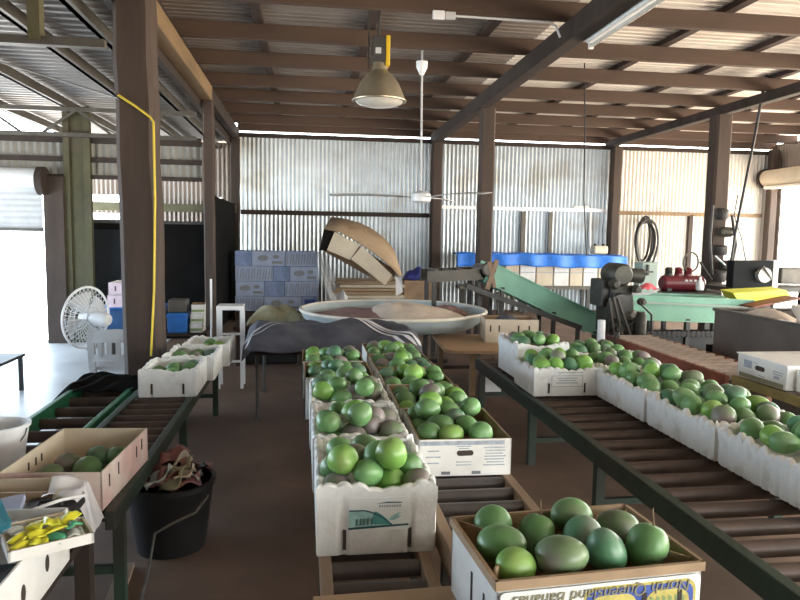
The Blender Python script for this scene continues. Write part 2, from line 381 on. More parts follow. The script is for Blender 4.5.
b = B(); b.bb(-1.29, -1.17, 8.98, YB, 3.04, 3.22)
tag(build(b, 'rafter', M['timber_dark'], bevel=.01), 'dark beam from the slim left post to the back wall', 'rafter', 'rafters of the main roof')

def post(x0, x1, y, z1, m, label, dy=None, lean=0.0):
    b = B(); n = 10; wd = x1-x0; dy = dy or wd
    rnd = random.Random(int(x0*100+y*10)); prof = []
    for i in range(n+1):
        t = i/n; j = (rnd.random()-.5)*.012
        c = (x0+x1)/2+lean*(1-t)+j
        prof.append((c, wd*(1+.05*(rnd.random()-.5)), z1*t))
    vs = []; fs = []
    ch = .12
    for (c, w2, z) in prof:
        h = w2/2; k = w2*ch; d = dy/2; kd = dy*ch
        vs += [(c-h+k, y-d, z), (c+h-k, y-d, z), (c+h, y-d+kd, z), (c+h, y+d-kd, z), (c+h-k, y+d, z), (c-h+k, y+d, z), (c-h, y+d-kd, z), (c-h, y-d+kd, z)]
    for i in range(n):
        for k in range(8): fs.append((i*8+k, i*8+(k+1) % 8, (i+1)*8+(k+1) % 8, (i+1)*8+k))
    fs += [tuple(range(7, -1, -1)), tuple(n*8+k for k in range(8))]
    b._add(vs, fs)
    return tag(build(b, 'timber_post', M[m]), label, 'post', 'posts holding up the roof')
post(-1.315, -1.06, 5.12, 3.24, 'timber_mid', 'broad dark timber post in front, beside the pedestal fan', lean=.04)
post(-1.275, -1.145, 8.95, 3.04, 'timber_mid', 'slim dark timber post beside the white stool')
post(2.285, 2.475, 8.95, 3.08, 'timber_mid', 'dark timber post behind the top of the green conveyor')
post(5.60, 5.83, 8.95, 3.125, 'timber_mid', 'thick timber post with machinery at its foot on the right')
post(-1.31, -1.15, 12.40, 3.04, 'timber_dark', 'dark wall post at the left end of the corrugated back wall')
post(2.28, 2.47, 12.40, 3.08, 'timber_mid', 'reddish brown wall post behind the ceiling fan')
post(5.735, 5.915, 12.40, 3.125, 'timber_mid', 'brown wall post left of the coiled hose')
post(9.0, 9.16, 12.40, 3.17, 'timber_mid', 'corner wall post beside the bright right doorway')
# pieces framing the back wall
b = B(); b.bb(-1.2, XR, 12.56, 12.66, 3.205, 3.42); struct(b, 'trim_4', M['purlin'])
b = B(); b.bb(-1.2, XR, 12.50, 12.585, 3.09, 3.16); struct(b, 'trim_2', M['timber_dark'])
b = B(); b.bb(-1.15, 2.28, 12.53, 12.588, 1.73, 1.81); tag(build(b, 'wall_girt', M['timber_dark']), 'dark horizontal rail on the wall behind the blue cartons', 'rail', 'rails on the back wall')
b = B(); b.bb(2.47, 5.73, 12.53, 12.588, 1.90, 1.965); tag(build(b, 'wall_girt', M['galv_new']), 'pale horizontal rail on the wall above the blue tarpaulin', 'rail', 'rails on the back wall')
b = B(); b.bb(5.92, 9.0, 12.53, 12.588, 1.86, 1.93); tag(build(b, 'wall_girt', M['beam_tan']), 'tan horizontal rail on the wall above the coiled hose', 'rail', 'rails on the back wall')
for px, lab, x_ in ((523, 'dark wall stud above the blue tarpaulin, nearer the middle post', .09), (550, 'dark wall stud above the blue tarpaulin, left of the white pipe', .07), (690, 'brown wall stud between the coiled hose and the thick post', .08)):
    x = atY(px, 235, 12.55).x
    b = B(); b.bb(x-x_/2, x+x_/2, 12.53, 12.588, .3, 1.88)
    tag(build(b, 'wall_stud', M['timber_mid'] if px == 690 else M['steel_grey']), lab, 'stud', 'studs on the back wall')

# lean-to: trusses, steel purlins, header wall, roller door
for k, y in enumerate((4.52, 8.85)):
    t = T('roof_truss', 'steel lattice truss ' + ('nearest, high above the left floor' if k == 0 else 'farther back, above the left roller door'), 'truss', (-3.7, y, 2.5), 0, 'trusses of the left roof')
    for nm, z in (('bottom_chord', 2.55), ('top_chord', 2.85)):
        b = B(); b.bb(XL, -1.34 if k else -1.22, y-.03, y+.03, z-.025, z+.025); build(b, nm, M['steel_grey'], t)
    x = -1.7; s = 0
    while x > XL+.4:
        b = B(); b.bar((x, y, 2.55 if s else 2.85), (x-.42, y, 2.85 if s else 2.55), .028, .028); build(b, 'web_bar', M['steel_grey'], t); x -= .42 if s else .62; s = 1-s
    b = B(); xh = -1.62 if k == 0 else -2.0; b.bb(xh-.035, xh+.035, y-.04, y+.04, 2.55, 2.9); build(b, 'hanger', M['steel_olive'], t)
for i, x in enumerate((-1.55, -2.06, -2.88, -3.75, -4.6, -5.4)):
    b = B(); ye = YB if x > -3.9 else 9.1
    b.bb(x-.02, x+.02, YF, ye, 2.875, 2.985); b.bb(x-.02, x+.05, YF, ye, 2.875, 2.885); b.bb(x+.04, x+.05, YF, ye, 2.885, 2.90)
    tag(build(b, 'steel_purlin', M['steel_grey']), f'steel purlin under the left roof, {ORD[i]} from the timber posts', 'purlin', 'steel purlins of the left roof')
M['clear_sheet'] = mat('translucent_sheet', (.30, .29, .26), .5, var=.15, scale=4, trans=.25)
b = corr_wall(B(), XL, -2.95, 2.08, 2.52, 8.99, pitch=.09, amp=.012); corr_wall(b, -2.72, -1.30, 2.08, 2.52, 8.99, pitch=.09, amp=.012); struct(b, 'wall_header', M['clear_sheet'], smooth=True)
b = B()
for z, h in ((2.52, .10), (2.27, .06), (2.06, .05)): b.bb(XL, -1.3, 8.93, 8.98, z-h/2, z+h/2)
struct(b, 'trim_3', M['timber_dark'])
b = B(); b.bb(-3.16, -2.93, 8.86, 8.96, 0, 2.05)
tag(build(b, 'door_jamb', M['timber_mid']), 'dark brown jamb at the right of the bright roller doorway', 'jamb')
b = B(); b.bb(-2.93, -2.86, 8.90, 8.98, 0, 2.9); b.bb(-2.70, -2.62, 8.90, 8.98, 0, 2.9); b.bb(-2.86, -2.70, 8.93, 8.95, 0, 2.9)
tag(build(b, 'steel_column', M['steel_olive']), 'olive steel column between the roller door and the black cold room', 'column')
b = B(); b.bb(-3.6, -1.2, 12.3, 12.4, 1.74, 1.88); tag(build(b, 'eave_beam', M['steel_olive']), 'olive beam seen over the top of the black cold room', 'beam')
b = B()
nz = 60
b.grid(lambda u, v: Vector((-5.9+2.72*u, 8.88+.006*math.sin(v*nz*.9), 1.40+.62*v)), 1, nz)
o = build(b, 'door_1', M['plastic_grey'], solid=.004); o['kind'] = 'structure'
b = B(); b.tube([(-5.9, 8.86, 2.02), (-3.2, 8.86, 2.02)], .125, 20); build(b, 'roll', M['galv_new'], o, smooth=True)
b = B(); b.tube([(-3.20, 8.85, 1.99), (-3.12, 8.85, 1.99)], .17, 24); build(b, 'end_disc', M['timber_dark'], o, smooth=True)
b = B(); b.bb(-5.9, -3.18, 8.85, 8.91, 1.38, 1.42); build(b, 'bottom_bar', M['steel_grey'], o)
# right roller door, rolled up
b = B(); b.tube([(9.0, 12.45, 2.62), (9.0, 2.0, 2.62)], .16, 20)
o = build(b, 'door_2', M['card_cream'], smooth=True); o['kind'] = 'structure'
b = B(); b.bb(8.90, 9.08, 2.0, 12.4, 2.41, 2.46); build(b, 'bottom_bar', M['cream_sheet'], o)
b = B(); b.tube([(9.0, 12.46, 2.62), (9.0, 12.52, 2.62)], .19, 24); build(b, 'end_disc', M['timber_dark'], o, smooth=True)

# black cold room at the back left
t = T('cold_room', 'black panelled cold room behind the left posts', 'cold room', (-2.05, 10.2, 0))
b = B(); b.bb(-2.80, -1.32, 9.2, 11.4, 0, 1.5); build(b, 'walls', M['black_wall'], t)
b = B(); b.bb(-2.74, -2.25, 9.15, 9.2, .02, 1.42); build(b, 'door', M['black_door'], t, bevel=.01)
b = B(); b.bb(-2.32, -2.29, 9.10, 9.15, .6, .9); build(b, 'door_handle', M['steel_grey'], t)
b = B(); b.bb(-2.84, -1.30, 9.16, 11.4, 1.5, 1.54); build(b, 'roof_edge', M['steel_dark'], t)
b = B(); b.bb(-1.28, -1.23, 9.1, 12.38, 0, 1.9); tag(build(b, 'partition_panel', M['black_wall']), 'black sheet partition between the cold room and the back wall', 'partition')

# ------------------------------------------------------------------ roller conveyors
BED = .43; BED2 = .49
def roller_conveyor(name, label, x0, x1, y0, y1, zb, pitch, rr, m_rail, m_roll, rail_w=.03, rail_h=.07, leg_ys=(), rail_top=.0, m_leg=None, braces=True, group='roller conveyors', leg_w=.04, legside=(0, 1)):
    t = T(name, label, 'conveyor', ((x0+x1)/2, (y0+y1)/2, 0), 0, group)
    for x in (x0+rail_w/2, x1-rail_w/2):
        b = B(); b.bb(x-rail_w/2, x+rail_w/2, y0, y1, zb-rail_h+rail_top, zb+rail_top); build(b, 'rail', M[m_rail], t, bevel=.004)
    y = y0+.06; proto = None
    while y < y1-.03:
        if proto is None:
            b = B(); b.tube([(x0+rail_w+.001, y, zb-rr-.004), (x1-rail_w-.001, y, zb-rr-.004)], rr, 12)
            b.tube([(x0+.004, y, zb-rr-.004), (x1-.004, y, zb-rr-.004)], .008, 6)
            proto = build(b, 'roller', M[m_roll], t, smooth=True); yy = y
        else:
            o = proto.copy(); COL.objects.link(o); o.parent = t; o.location = (0, y-yy, 0)
        y += pitch
    for ly in leg_ys:
        for k, x in enumerate((x0+leg_w/2, x1-leg_w/2)):
            b = B(); b.bb(x-leg_w/2, x+leg_w/2, ly-leg_w/2, ly+leg_w/2, 0, zb-rail_h+rail_top); build(b, 'leg', M[m_leg or m_rail], t)
        if braces:
            b = B(); b.bb(x0+leg_w, x1-leg_w, ly-.012, ly+.012, .14, .17); build(b, 'cross_bar', M[m_leg or m_rail], t)
    return t
roller_conveyor('roller_conveyor', 'wooden railed roller conveyor under the centre left line of boxes', .045, .385, 1.55, 4.45, BED, .12, .026, 'pine', 'roller', .035, .09, (2.1, 3.2, 4.2), m_leg='steel_dark')
roller_conveyor('roller_conveyor', 'wooden railed roller conveyor under the centre right line of cartons', .425, .80, 1.83, 4.85, BED2, .12, .026, 'pine', 'roller', .035, .09, (2.0, 3.2, 4.6), m_leg='steel_dark')
roller_conveyor('roller_conveyor', 'short low roller conveyor under the nearest banana carton', .43, .89, 1.28, 1.80, BED, .12, .026, 'pine', 'roller', .035, .09, (1.4, 1.7), m_leg='steel_dark')
roller_conveyor('roller_conveyor', 'long dark green roller conveyor carrying the right hand foam boxes', 1.375, 2.36, 1.62, 5.35, BED-.005, .158, .03, 'green_dark', 'roller_rust', .045, .09, (1.72, 3.0, 3.98, 5.2), rail_top=.0, leg_w=.045)
roller_conveyor('roller_conveyor', 'dark roller conveyor under the left foam boxes and pink tray', -1.04, -.665, 2.43, 5.5, BED, .125, .028, 'green_dark', 'roller_rust', .035, .07, (2.56, 3.9, 5.3), rail_top=0)
roller_conveyor('roller_conveyor', 'bright green railed roller conveyor at far left by the doorway', -1.46, -1.085, 2.6, 4.85, BED-.04, .24, .03, 'green_rail', 'roller_rust', .03, .10, (2.8, 4.7), rail_top=.03)
roller_conveyor('roller_conveyor', 'rusty red roller conveyor running back towards the green machine', 2.86, 3.32, 4.25, 6.15, .50, .125, .026, 'rust', 'roller_pale', .03, .13, (4.4, 5.9), rail_top=-.012, m_leg='rust')
roller_conveyor('roller_conveyor', 'olive yellow roller stand under the closed white carton', 2.885, 3.42, 3.3, 4.22, .50, .12, .026, 'yellow_steel', 'roller_pale', .03, .06, (3.45, 4.1), rail_top=-.003)
# end plates and boards
b = B(); b.box((1.85, 1.50, .405), (.90, .24, .02), (.0, 0, .02)); b.bb(1.42, 1.46, 1.42, 1.46, 0, .395); b.bb(2.14, 2.18, 1.42, 1.46, 0, .395)
tag(build(b, 'end_plate', M['timber_mid'], bevel=.004), 'worn flat landing board at the near end of the right conveyor', 'board')
b = B(); b.box((.225, 1.66, .441), (.40, .20, .018), (0, 0, .04))
tag(build(b, 'wooden_board', M['plyboard'], bevel=.003), 'bare plywood board lying across the near end of the centre conveyor', 'board')

# ------------------------------------------------------------------ boxes
def foam_box_mesh(W, L, H, seed, wear=1.0, ribs=True):
    """white moulded foam box: lumpy scalloped rim, ribbed long walls, hollow; local coords, base at z=0"""
    rnd = random.Random(seed); b = B(); th = .028; step = .0105
    pts = []; hx, hy = W/2, L/2
    def side(ax, n):                        # outline, with which side we are on
        return n
    nx = int(W/step); ny = int(L/step)
    for i in range(nx): pts.append((-hx+W*i/nx, -hy, 'f', i/nx))
    for i in range(ny): pts.append((hx, -hy+L*i/ny, 'r', i/ny))
    for i in range(nx): pts.append((hx-W*i/nx, hy, 'b', i/nx))
    for i in range(ny): pts.append((-hx, hy-L*i/ny, 'l', i/ny))
    n = len(pts); ph = {k: rnd.random()*6 for k in 'frbl'}
    lumps = {k: [rnd.uniform(.3, 1.0) for _ in range(60)] for k in 'frbl'}
    vs = []; rows = 6
    def inner(x, y): return (max(-hx+th, min(hx-th, x)), max(-hy+th, min(hy-th, y)))
    tops = []
    for (x, y, s, u) in pts:
        ln = W if s in 'fb' else L
        q = u*ln/.048+ph[s]; k = int(q) % 60
        lump = abs(math.sin(math.pi*q))**.6*lumps[s][k]
        mid = math.sin(math.pi*u)
        if s in 'fb': z = H-.016*wear*(1-lump)-.018*wear*mid*(.5+.5*math.sin(u*9+ph[s]))
        else: z = H-.030*wear*(1-lump)-.006*mid
        tops.append(z)
    for (x, y, s, u), zt in zip(pts, tops):
        ln = W if s in 'fb' else L
        g = 0.0
        if ribs and s in 'rl':
            q = (u*ln/.055) % 1.0
            if q < .24: g = .007
        if ribs and s in 'fb':
            if abs(u-.22) < .02 or abs(u-.78) < .02: g = .006
        cx = x*(1-g/hx) if s in 'rl' else x; cy = y*(1-g/hy) if s in 'fb' else y
        ix, iy = inner(x, y)
        bl = lambda f: (cx*(1-f)+ix*f, cy*(1-f)+iy*f)
        ring = [(cx*.985, cy*.985, 0), (cx, cy, .012), (cx, cy, min(.14, H*.5)), (x, y, max(H*.6, H-.06)), (x, y, zt-.008), (*bl(.25), zt), (*bl(.75), zt-.001), (ix, iy, zt-.008), (ix, iy, .03)]
        vs += ring
    R_ = 9; fs = []
    for i in range(n):
        j = (i+1) % n
        for k in range(R_-1): fs.append((i*R_+k, j*R_+k, j*R_+k+1, i*R_+k+1))
    fs.append(tuple(i*R_ for i in range(n-1, -1, -1))); fs.append(tuple(i*R_+R_-1 for i in range(n)))
    b._add(vs, fs); return b
def foam_box(label, x, y, z, W, L, H, seed, rz=0, wear=1.0, group='white foam boxes of mangoes', slots=True):
    t = T('foam_box', label, 'foam box', (x, y, z), rz, group)
    build(foam_box_mesh(W, L, H, seed, wear), 'shell', M['foam'], t, smooth=True, local=True)
    if slots:
        for s in (-.27, .27):
            b = B(); b.box((s*W, -L/2+.0045, .05), (.010, .012, .062)); build(b, 'drain_slot', M['hole'], t, local=True)
    return t

def carton(label, x, y, z, W, L, H, rz=0, out='card_white', inn='card_brown', fold=0.0, group='open cardboard cartons', holes=True, name='carton', flare=0.0):
    """open topped carton, printed outside, brown inside"""
    t = T(name, label, 'carton', (x, y, z), rz, group); th = .006
    b = B(); hx, hy = W/2, L/2
    b.cur = 0
    def wall(p, q, nrm):
        p = Vector(p); q = Vector(q); nrm = Vector(nrm); o = nrm*(-th); f = nrm*flare
        up = Vector((0, 0, H))
        vs = [p, q, q+up+f, p+up+f, p+o, q+o, q+up+o+f, p+up+o+f]
        n0 = len(b.v); b.v += vs
        for fc, m in (((0,1,2,3), 0), ((5,4,7,6), 1), ((3,2,6,7), 1), ((0,3,7,4), 0), ((1,5,6,2), 0), ((0,4,5,1), 0)):
            b.f.append([i+n0 for i in fc]); b.m.append(m)
    wall((-hx,-hy,0), (hx,-hy,0), (0,-1,0)); wall((hx,-hy,0), (hx,hy,0), (1,0,0)); wall((hx,hy,0), (-hx,hy,0), (0,1,0)); wall((-hx,hy,0), (-hx,-hy,0), (-1,0,0))
    b.cur = 1; b.box((0, 0, .006), (W-2*th, L-2*th, .008))
    build(b, 'body', [M[out], M[inn]], t, local=True, normals=False)
    if fold:                                # cardboard folded over the rim
        b = B()
        for (cx, cy, sx, sy) in ((0, -hy-.002, W+.01, .010), (0, hy+.002, W+.01, .010), (-hx-.002, 0, .010, L+.01), (hx+.002, 0, .010, L+.01)):
            b.box((cx, cy, H-fold/2+.003), (sx, sy, fold))
        build(b, 'folded_rim', M[inn], t, local=True)
    if holes:
        for s in (-1, 1):
            b = B(); r = .011; pts = []
            for k in range(16):
                a = 2*math.pi*k/16; pts.append(Vector((math.cos(a)*r+(.022 if math.cos(a) > 0 else -.022), s*(hy+.0008), H*.62+math.sin(a)*r)))
            b.poly(pts, (0, -s*.012, 0)); build(b, 'hand_hole', M['hole'], t, local=True)
    return t
def prints(t, items, y, m_off=.0012):
    """small flat ink marks on the front wall of a box: (x, z, w, h, material)"""
    for (x, z, w_, h_, m) in items:
        b = B(); b.box((x, y-m_off/2, z), (w_, m_off, h_)); build(b, 'print_mark', M[m], t, local=True)
def text_mesh(s, size, m, parent, loc, rot, name='lettering', depth=.0006, shear=0):
    cu = bpy.data.curves.new(name, 'FONT'); cu.body = s; cu.size = size; cu.extrude = depth; cu.align_x = 'CENTER'; cu.align_y = 'CENTER'; cu.shear = shear
    tmp = bpy.data.objects.new('tmp_text', cu); COL.objects.link(tmp)
    dg = bpy.context.evaluated_depsgraph_get(); me = bpy.data.meshes.new_from_object(tmp.evaluated_get(dg))
    bpy.data.objects.remove(tmp); bpy.data.curves.remove(cu)
    me.materials.clear(); me.materials.append(M[m])
    o = bpy.data.objects.new(name, me); COL.objects.link(o); o.parent = parent; o.location = loc; o.rotation_euler = rot; return o

# ------------------------------------------------------------------ mangoes
def mango_mesh(seed):
    rnd = random.Random(seed); nu, nv = 20, 14; vs = []
    a, bb, c = .054+rnd.uniform(-.003, .004), .0465+rnd.uniform(-.003, .003), .0445+rnd.uniform(-.002, .003)
    hook = rnd.uniform(.004, .011); fs = []
    for j in range(nv+1):
        th = math.pi*j/nv
        for i in range(nu):
            p = 2*math.pi*i/nu
            x, y, z = math.cos(th), math.sin(th)*math.cos(p), math.sin(th)*math.sin(p)
            fat = 1+.10*x                   # stem end fuller than the beak end
            dent = -.006*math.exp(-((th)/.35)**2)
            vs.append(Vector((a*x+dent, bb*y*fat+hook*(x*x*-.5+.25)*1.0, c*z*fat)))
    for j in range(nv):
        for i in range(nu): fs.append((j*nu+i, j*nu+(i+1) % nu, (j+1)*nu+(i+1) % nu, (j+1)*nu+i))
    b = B(); b._add(vs, fs); return b
MANGO = {}
def mango_data(kind, k):
    key = (kind, k)
    if key not in MANGO:
        o = build(mango_mesh(k), 'mango', MG[kind], local=True, smooth=True)
        MANGO[key] = o.data; bpy.data.objects.remove(o)
    return MANGO[key]
_st = B(); _st.tube([(.044, 0, 0), (.058, .001, .002), (.070, .006, .004), (.088, .014, .004)], [.0035, .0022, .0018, .0014], 6)
_so = build(_st, 'stem', M['stem'], local=True); STEM = _so.data; bpy.data.objects.remove(_so)
RND = random.Random(5)
def mango(p, kind, label, group, s=1.0, rot=None, stem=False, hot=None):
    o = bpy.data.objects.new('mango', mango_data(kind, RND.randrange(4))); COL.objects.link(o)
    o.location = p; o.scale = (s, s, s)
    if rot is None: rot = (RND.uniform(-.5, .5), RND.uniform(-.6, .6), RND.uniform(0, 6.28))
    o.rotation_euler = rot; tag(o, label, 'mango', group)
    if stem:
        c = bpy.data.objects.new('stem', STEM); COL.objects.link(c); c.parent = o
    return o
def nth(i, n):
    if n == 1: return 'alone'
    if i == 0: return 'leftmost'
    if i == n-1: return 'rightmost'
    return {1: 'second from left', 2: 'third from left', 3: 'fourth from left', 4: 'fifth from left', 5: 'sixth from left'}[i]
def rowname(j, n):
    if j == 0: return 'front row'
    if j == n-1 and n > 2: return 'back row'
    return {1: 'second row', 2: 'third row', 3: 'fourth row', 4: 'fifth row', 5: 'sixth row', 6: 'seventh row', 7: 'eighth row'}[j]
def relax(P, R, x0, x1, y0, y1, z1, it=60):
    for _ in range(it):
        for i in range(len(P)):
            for j in range(i):
                d = P[i]-P[j]; L = d.length; m = R[i]+R[j]
                if 1e-6 < L < m:
                    d *= (m-L)/L*.5; d.z *= .5; P[i] += d; P[j] -= d
        for i, p in enumerate(P):
            p.x = min(max(p.x, x0+R[i]), x1-R[i]); p.y = min(max(p.y, y0+R[i]), y1-R[i]); p.z = min(p.z, z1)
    return P
def label_pile(P, kinds, desc, group, sizes, stems, rz=None, rowgap=.055):
    idx = sorted(range(len(P)), key=lambda i: P[i].y); rows = []
    for i in idx:
        if rows and P[i].y-P[rows[-1][0]].y < rowgap: rows[-1].append(i)
        else: rows.append([i])
    for j, r in enumerate(rows):
        r.sort(key=lambda i: P[i].x)
        for k, i in enumerate(r):
            lab = f'{ADJ[kinds[i]]} mango {nth(k, len(r))} in {rowname(j, len(rows))} of {desc}'
            mango(P[i], kinds[i], lab, group, sizes[i], stem=i in stems)
def pile_px(pts, zs, box, desc, group, stems=()):
    """mangoes measured on the photo one by one, let down onto the pile inside their box"""
    x0, x1, y0, y1, ztop = box; P = []; kinds = []; R = []; S = []
    for (px, py, kind, dz) in pts:
        p = atZ(px, py, zs+dz); P.append(p); kinds.append({'g': 'green', 'b': 'bright', 'u': 'blue', 'p': 'purple'}[kind]); S.append(RND.uniform(.92, 1.06)); R.append(.0455*S[-1])
    relax(P, R, x0, x1, y0, y1, ztop)
    label_pile(P, kinds, desc, group, S, set(stems))
def pile(box, rows, cols, desc, group, seed, size=1.0, dome=.03, purple=.2, bright=.2, drop=0.0, skip=0.0):
    """a heaped layer filling a box"""
    rnd = random.Random(seed); x0, x1, y0, y1, zr = box; P = []; kinds = []; R = []; S = []
    for j in range(rows):
        n = cols if j % 2 == 0 else max(1, cols-(1 if cols > 3 else 0))
        for i in range(n):
            if rnd.random() < skip: continue
            u = (i+.5)/n; v = (j+.5)/rows
            h = dome*math.sin(math.pi*u)*math.sin(math.pi*v)
            P.append(Vector((x0+(x1-x0)*u+rnd.uniform(-.012, .012), y0+(y1-y0)*v+rnd.uniform(-.012, .012), zr-.02-drop+h+rnd.uniform(-.014, .016))))
            q = rnd.random(); kinds.append('purple' if q < purple else 'bright' if q < purple+bright else 'blue' if q < purple+bright+.2 else 'green')
            s = size*rnd.uniform(.88, 1.08); S.append(s); R.append(.0435*s)
    relax(P, R, x0, x1, y0, y1, zr+dome+.05)
    label_pile(P, kinds, desc, group, S, set(), rowgap=(y1-y0)/rows*.62)

FW, FL, FH = .375, .50, .235
# centre left line: five boxes, front to back
BH = BED+.001
cl = [(.222, 2.27), (.215, 2.78), (.208, 3.30), (.190, 3.80), (.170, 4.24)]
bx1 = foam_box('white foam box with teal print, front of the centre left line', .222, 2.26, BH, FW, FL, FH, 11)
for k, (x, y) in enumerate(cl[1:3]):
    foam_box(f'white foam box, {ORD[k+1]} from the front of the centre left line', x, y, BH, FW, FL, FH, 21+k)
for k, (x, y, L_) in enumerate(((.180, 3.79, .44), (.165, 4.24, .42))):
    carton(f'pale carton, {"fourth" if k == 0 else "fifth and last"} from the front of the centre left line', x, y, BH, .37, L_, .225, 0, 'card_white', 'card_brown')
# teal print on the first box
fy = -FL/2-.0005
b = B(); b.box((.005, fy, .130), (.190, .0012, .105)); build(b, 'printed_label', M['label'], bx1, local=True)
def flat(pts, m, y=fy-.0008, name='label_print'):
    b = B(); b.poly([Vector((x, y, z)) for x, z in pts], (0, -.0008, 0)); build(b, name, M[m], bx1, local=True)
hill = [(-.088, .092)]+[(-.088+.128*i/14, .118+.024*math.cos(max(0, (i-5)/9)*1.55)*(1 if i >= 0 else 0)-.024*(1-math.cos(max(0, (i-5)/9)*1.55))) for i in range(15)]+[(.045, .092)]
flat(hill, 'ink_teal_pale')
arc = [(-.088+.133*i/20, .143-.048*(max(0, (i-6)/14))**1.7) for i in range(21)]
flat([(x, z+.0022) for x, z in arc]+[(x, z-.0022) for x, z in reversed(arc)], 'ink_dteal', fy-.0018)
flat([(-.010+.055*i/8, .139-.044*(i/8)**1.5) for i in range(9)]+[(.010, .097), (-.02, .10)], 'ink_teal', fy-.0014)
flat([(.034, .112), (.050, .126), (.076, .136), (.062, .124), (.076, .122), (.048, .108)], 'ink_teal_pale')
flat([(-.090, .090), (.096, .097), (.096, .091), (-.090, .083)], 'ink_dteal', fy-.0016)
flat([(-.004, .163), (.030, .168), (.074, .166), (.074, .163), (.030, .164)], 'ink_dteal')
for k, x in enumerate((-.068, -.056, -.046, -.034, -.022, -.010)):
    flat([(x, .096), (x+.006, .096), (x+.007, .118), (x+.001, .116)], 'ink_teal')
for k in range(9):
    x = .004+k*.0078; flat([(x, .151), (x+.0052, .151), (x+.0056, .158), (x+.0004, .158)], 'ink_grey')

G1 = 'mangoes in the front box of the centre left line'
pile_px([(341,450,'g',-.01),(353,458,'p',.0),(376,455,'g',.02),(393,452,'b',-.01),(336,469,'g',-.01),(389,469,'b',.03),(408,468,'g',-.01),(361,474,'g',.0),(336,488,'p',-.02),(360,488,'b',.0),(393,487,'b',.0),(415,484,'p',-.03),(366,447,'g',-.02)],
        BH+.235, (.05, .395, 2.03, 2.49, BH+.30), 'front foam box with teal print', G1, (2, 4, 5, 7))
pile_px([(324,420,'g',-.01),(336,414,'g',0),(324,436,'g',-.01),(350,415,'b',.02),(360,426,'g',.035),(341,426,'p',-.01),(345,437,'p',-.02),(365,413,'u',-.01),(375,417,'p',0),(378,427,'p',-.01),(387,430,'p',-.02),(333,446,'g',-.03),(388,418,'p',-.02)],
        BH+.235, (.045, .385, 2.55, 3.01, BH+.30), 'second box, centre left line', 'mangoes in the second box of the centre left line', (4, 6))
pile_px([(320,381,'u',0),(323,391,'b',.01),(337,385,'g',.01),(340,398,'g',-.02),(354,394,'p',-.02),(370,402,'g',.035),(366,388,'p',-.02),(350,380,'g',-.01),(328,377,'g',0),(378,391,'p',-.02),(345,376,'p',-.02),(362,378,'p',-.02)],
        BH+.235, (.04, .375, 3.08, 3.53, BH+.30), 'third box, centre left line', 'mangoes in the third box of the centre left line')
pile((.015, .345, 3.59, 3.99, BH+.205), 4, 4, 'fourth box, centre left line', 'mangoes in the fourth box of the centre left line', 4, 1.0, .05, .1, .25)
pile((.0, .335, 4.05, 4.43, BH+.205), 4, 4, 'last box, centre left line', 'mangoes in the last box of the centre left line', 5, 1.0, .05, .1, .25)

# centre right line: cartons
cr = [(.618, 2.735), (.606, 3.22), (.596, 3.70), (.590, 4.15), (.585, 4.59)]; BR = BED2+.001; HR = .145
for k, (x, y) in enumerate(cr):
    t = carton(f'white printed carton, {ORD[k] if k else "first"} from the front of the centre right line', x, y, BR, .365, .47 if k < 3 else .43, HR, (-.02, -.01, 0, .01, 0)[k], 'card_white', 'card_brown')
    if k == 0:
        yf = -.235
        pr = [(-.01, .130, .33, .016, 'ink_grey')]
        for i in range(3): pr.append((-.125, .100-.024*i, .045+.012*(i % 2), .005, 'ink_grey'))
        for i in range(7): pr.append((.115+.004*(i % 2), .110-.0115*i, .085-.008*(i % 3), .0045, 'ink_grey'))
        for i in range(2): pr += [(-.005, .117-.009*i, .055-.015*i, .004, 'ink_grey'), (-.005, .055-.012*i, .06, .004, 'ink_grey')]
        pr += [(-.075, .012, .035, .012, 'ink'), (.045, .012, .035, .012, 'ink')]
        prints(t, pr, yf)
pile_px([(413,408,'g',0),(424,413,'g',.02),(442,408,'g',.01),(464,412,'g',.0),(424,434,'g',.0),(445,435,'b',.0),(440,425,'g',.0),(454,418,'u',.01),(467,425,'g',.0),(480,433,'g',.01),(452,407,'p',-.02),(431,402,'b',.03),(421,422,'g',-.02)],
        BR+.138, (.445, .792, 2.51, 2.96, BR+.21), 'front carton, centre right line', 'mangoes in the front carton of the centre right line', (4, 7, 8))
for k in range(1, 5):
    x, y = cr[k]; L_ = .47 if k < 3 else .43
    pile((x-.178, x+.178, y-L_/2+.01, y+L_/2-.01, BR+.122), 4, 4, f'{ORD[k]} carton, centre right line', f'mangoes in the {ORD[k]} carton of the centre right line', 30+k, 1.03, .055, .08, .15)

# the nearest banana carton
fc = Vector((.668, 1.592, BH)); frz = .075
bc = carton('open banana carton of large green mangoes, nearest the viewer', fc.x, fc.y, BH+.0, .515, .345, .222, frz, 'card_white', 'card_brown', fold=.022, holes=False, name='banana_carton')
yf = -.1725-.006
def bpanel(pts, m, y=yf-.0008, name='print_panel'):
    b = B(); b.poly([Vector((x, y, z)) for x, z in pts], (0, -.0008, 0)); build(b, name, M[m], bc, local=True)
def rrect(x0, x1, z0, z1, r=.02):
    out_ = []
    for (cx, cz, a0) in ((x1-r, z1-r, 0), (x0+r, z1-r, 90), (x0+r, z0+r, 180), (x1-r, z0+r, 270)):
        for k in range(5): a = math.radians(a0+22.5*k); out_.append((cx+r*math.cos(a), cz+r*math.sin(a)))
    return out_
bpanel(rrect(-.252, .252, .01, .198, .012), 'label')
bpanel(rrect(-.05, .240, .015, .190, .03), 'ink_yellow', yf-.0014)
bpanel(rrect(-.045, .233, .02, .183, .028), 'ink_blue', yf-.002)
bpanel(rrect(-.035, .085, .025, .168, .03), 'ink_yellow', yf-.0026)
bpanel(rrect(.108, .222, .025, .168, .03), 'ink_yellow', yf-.0026)
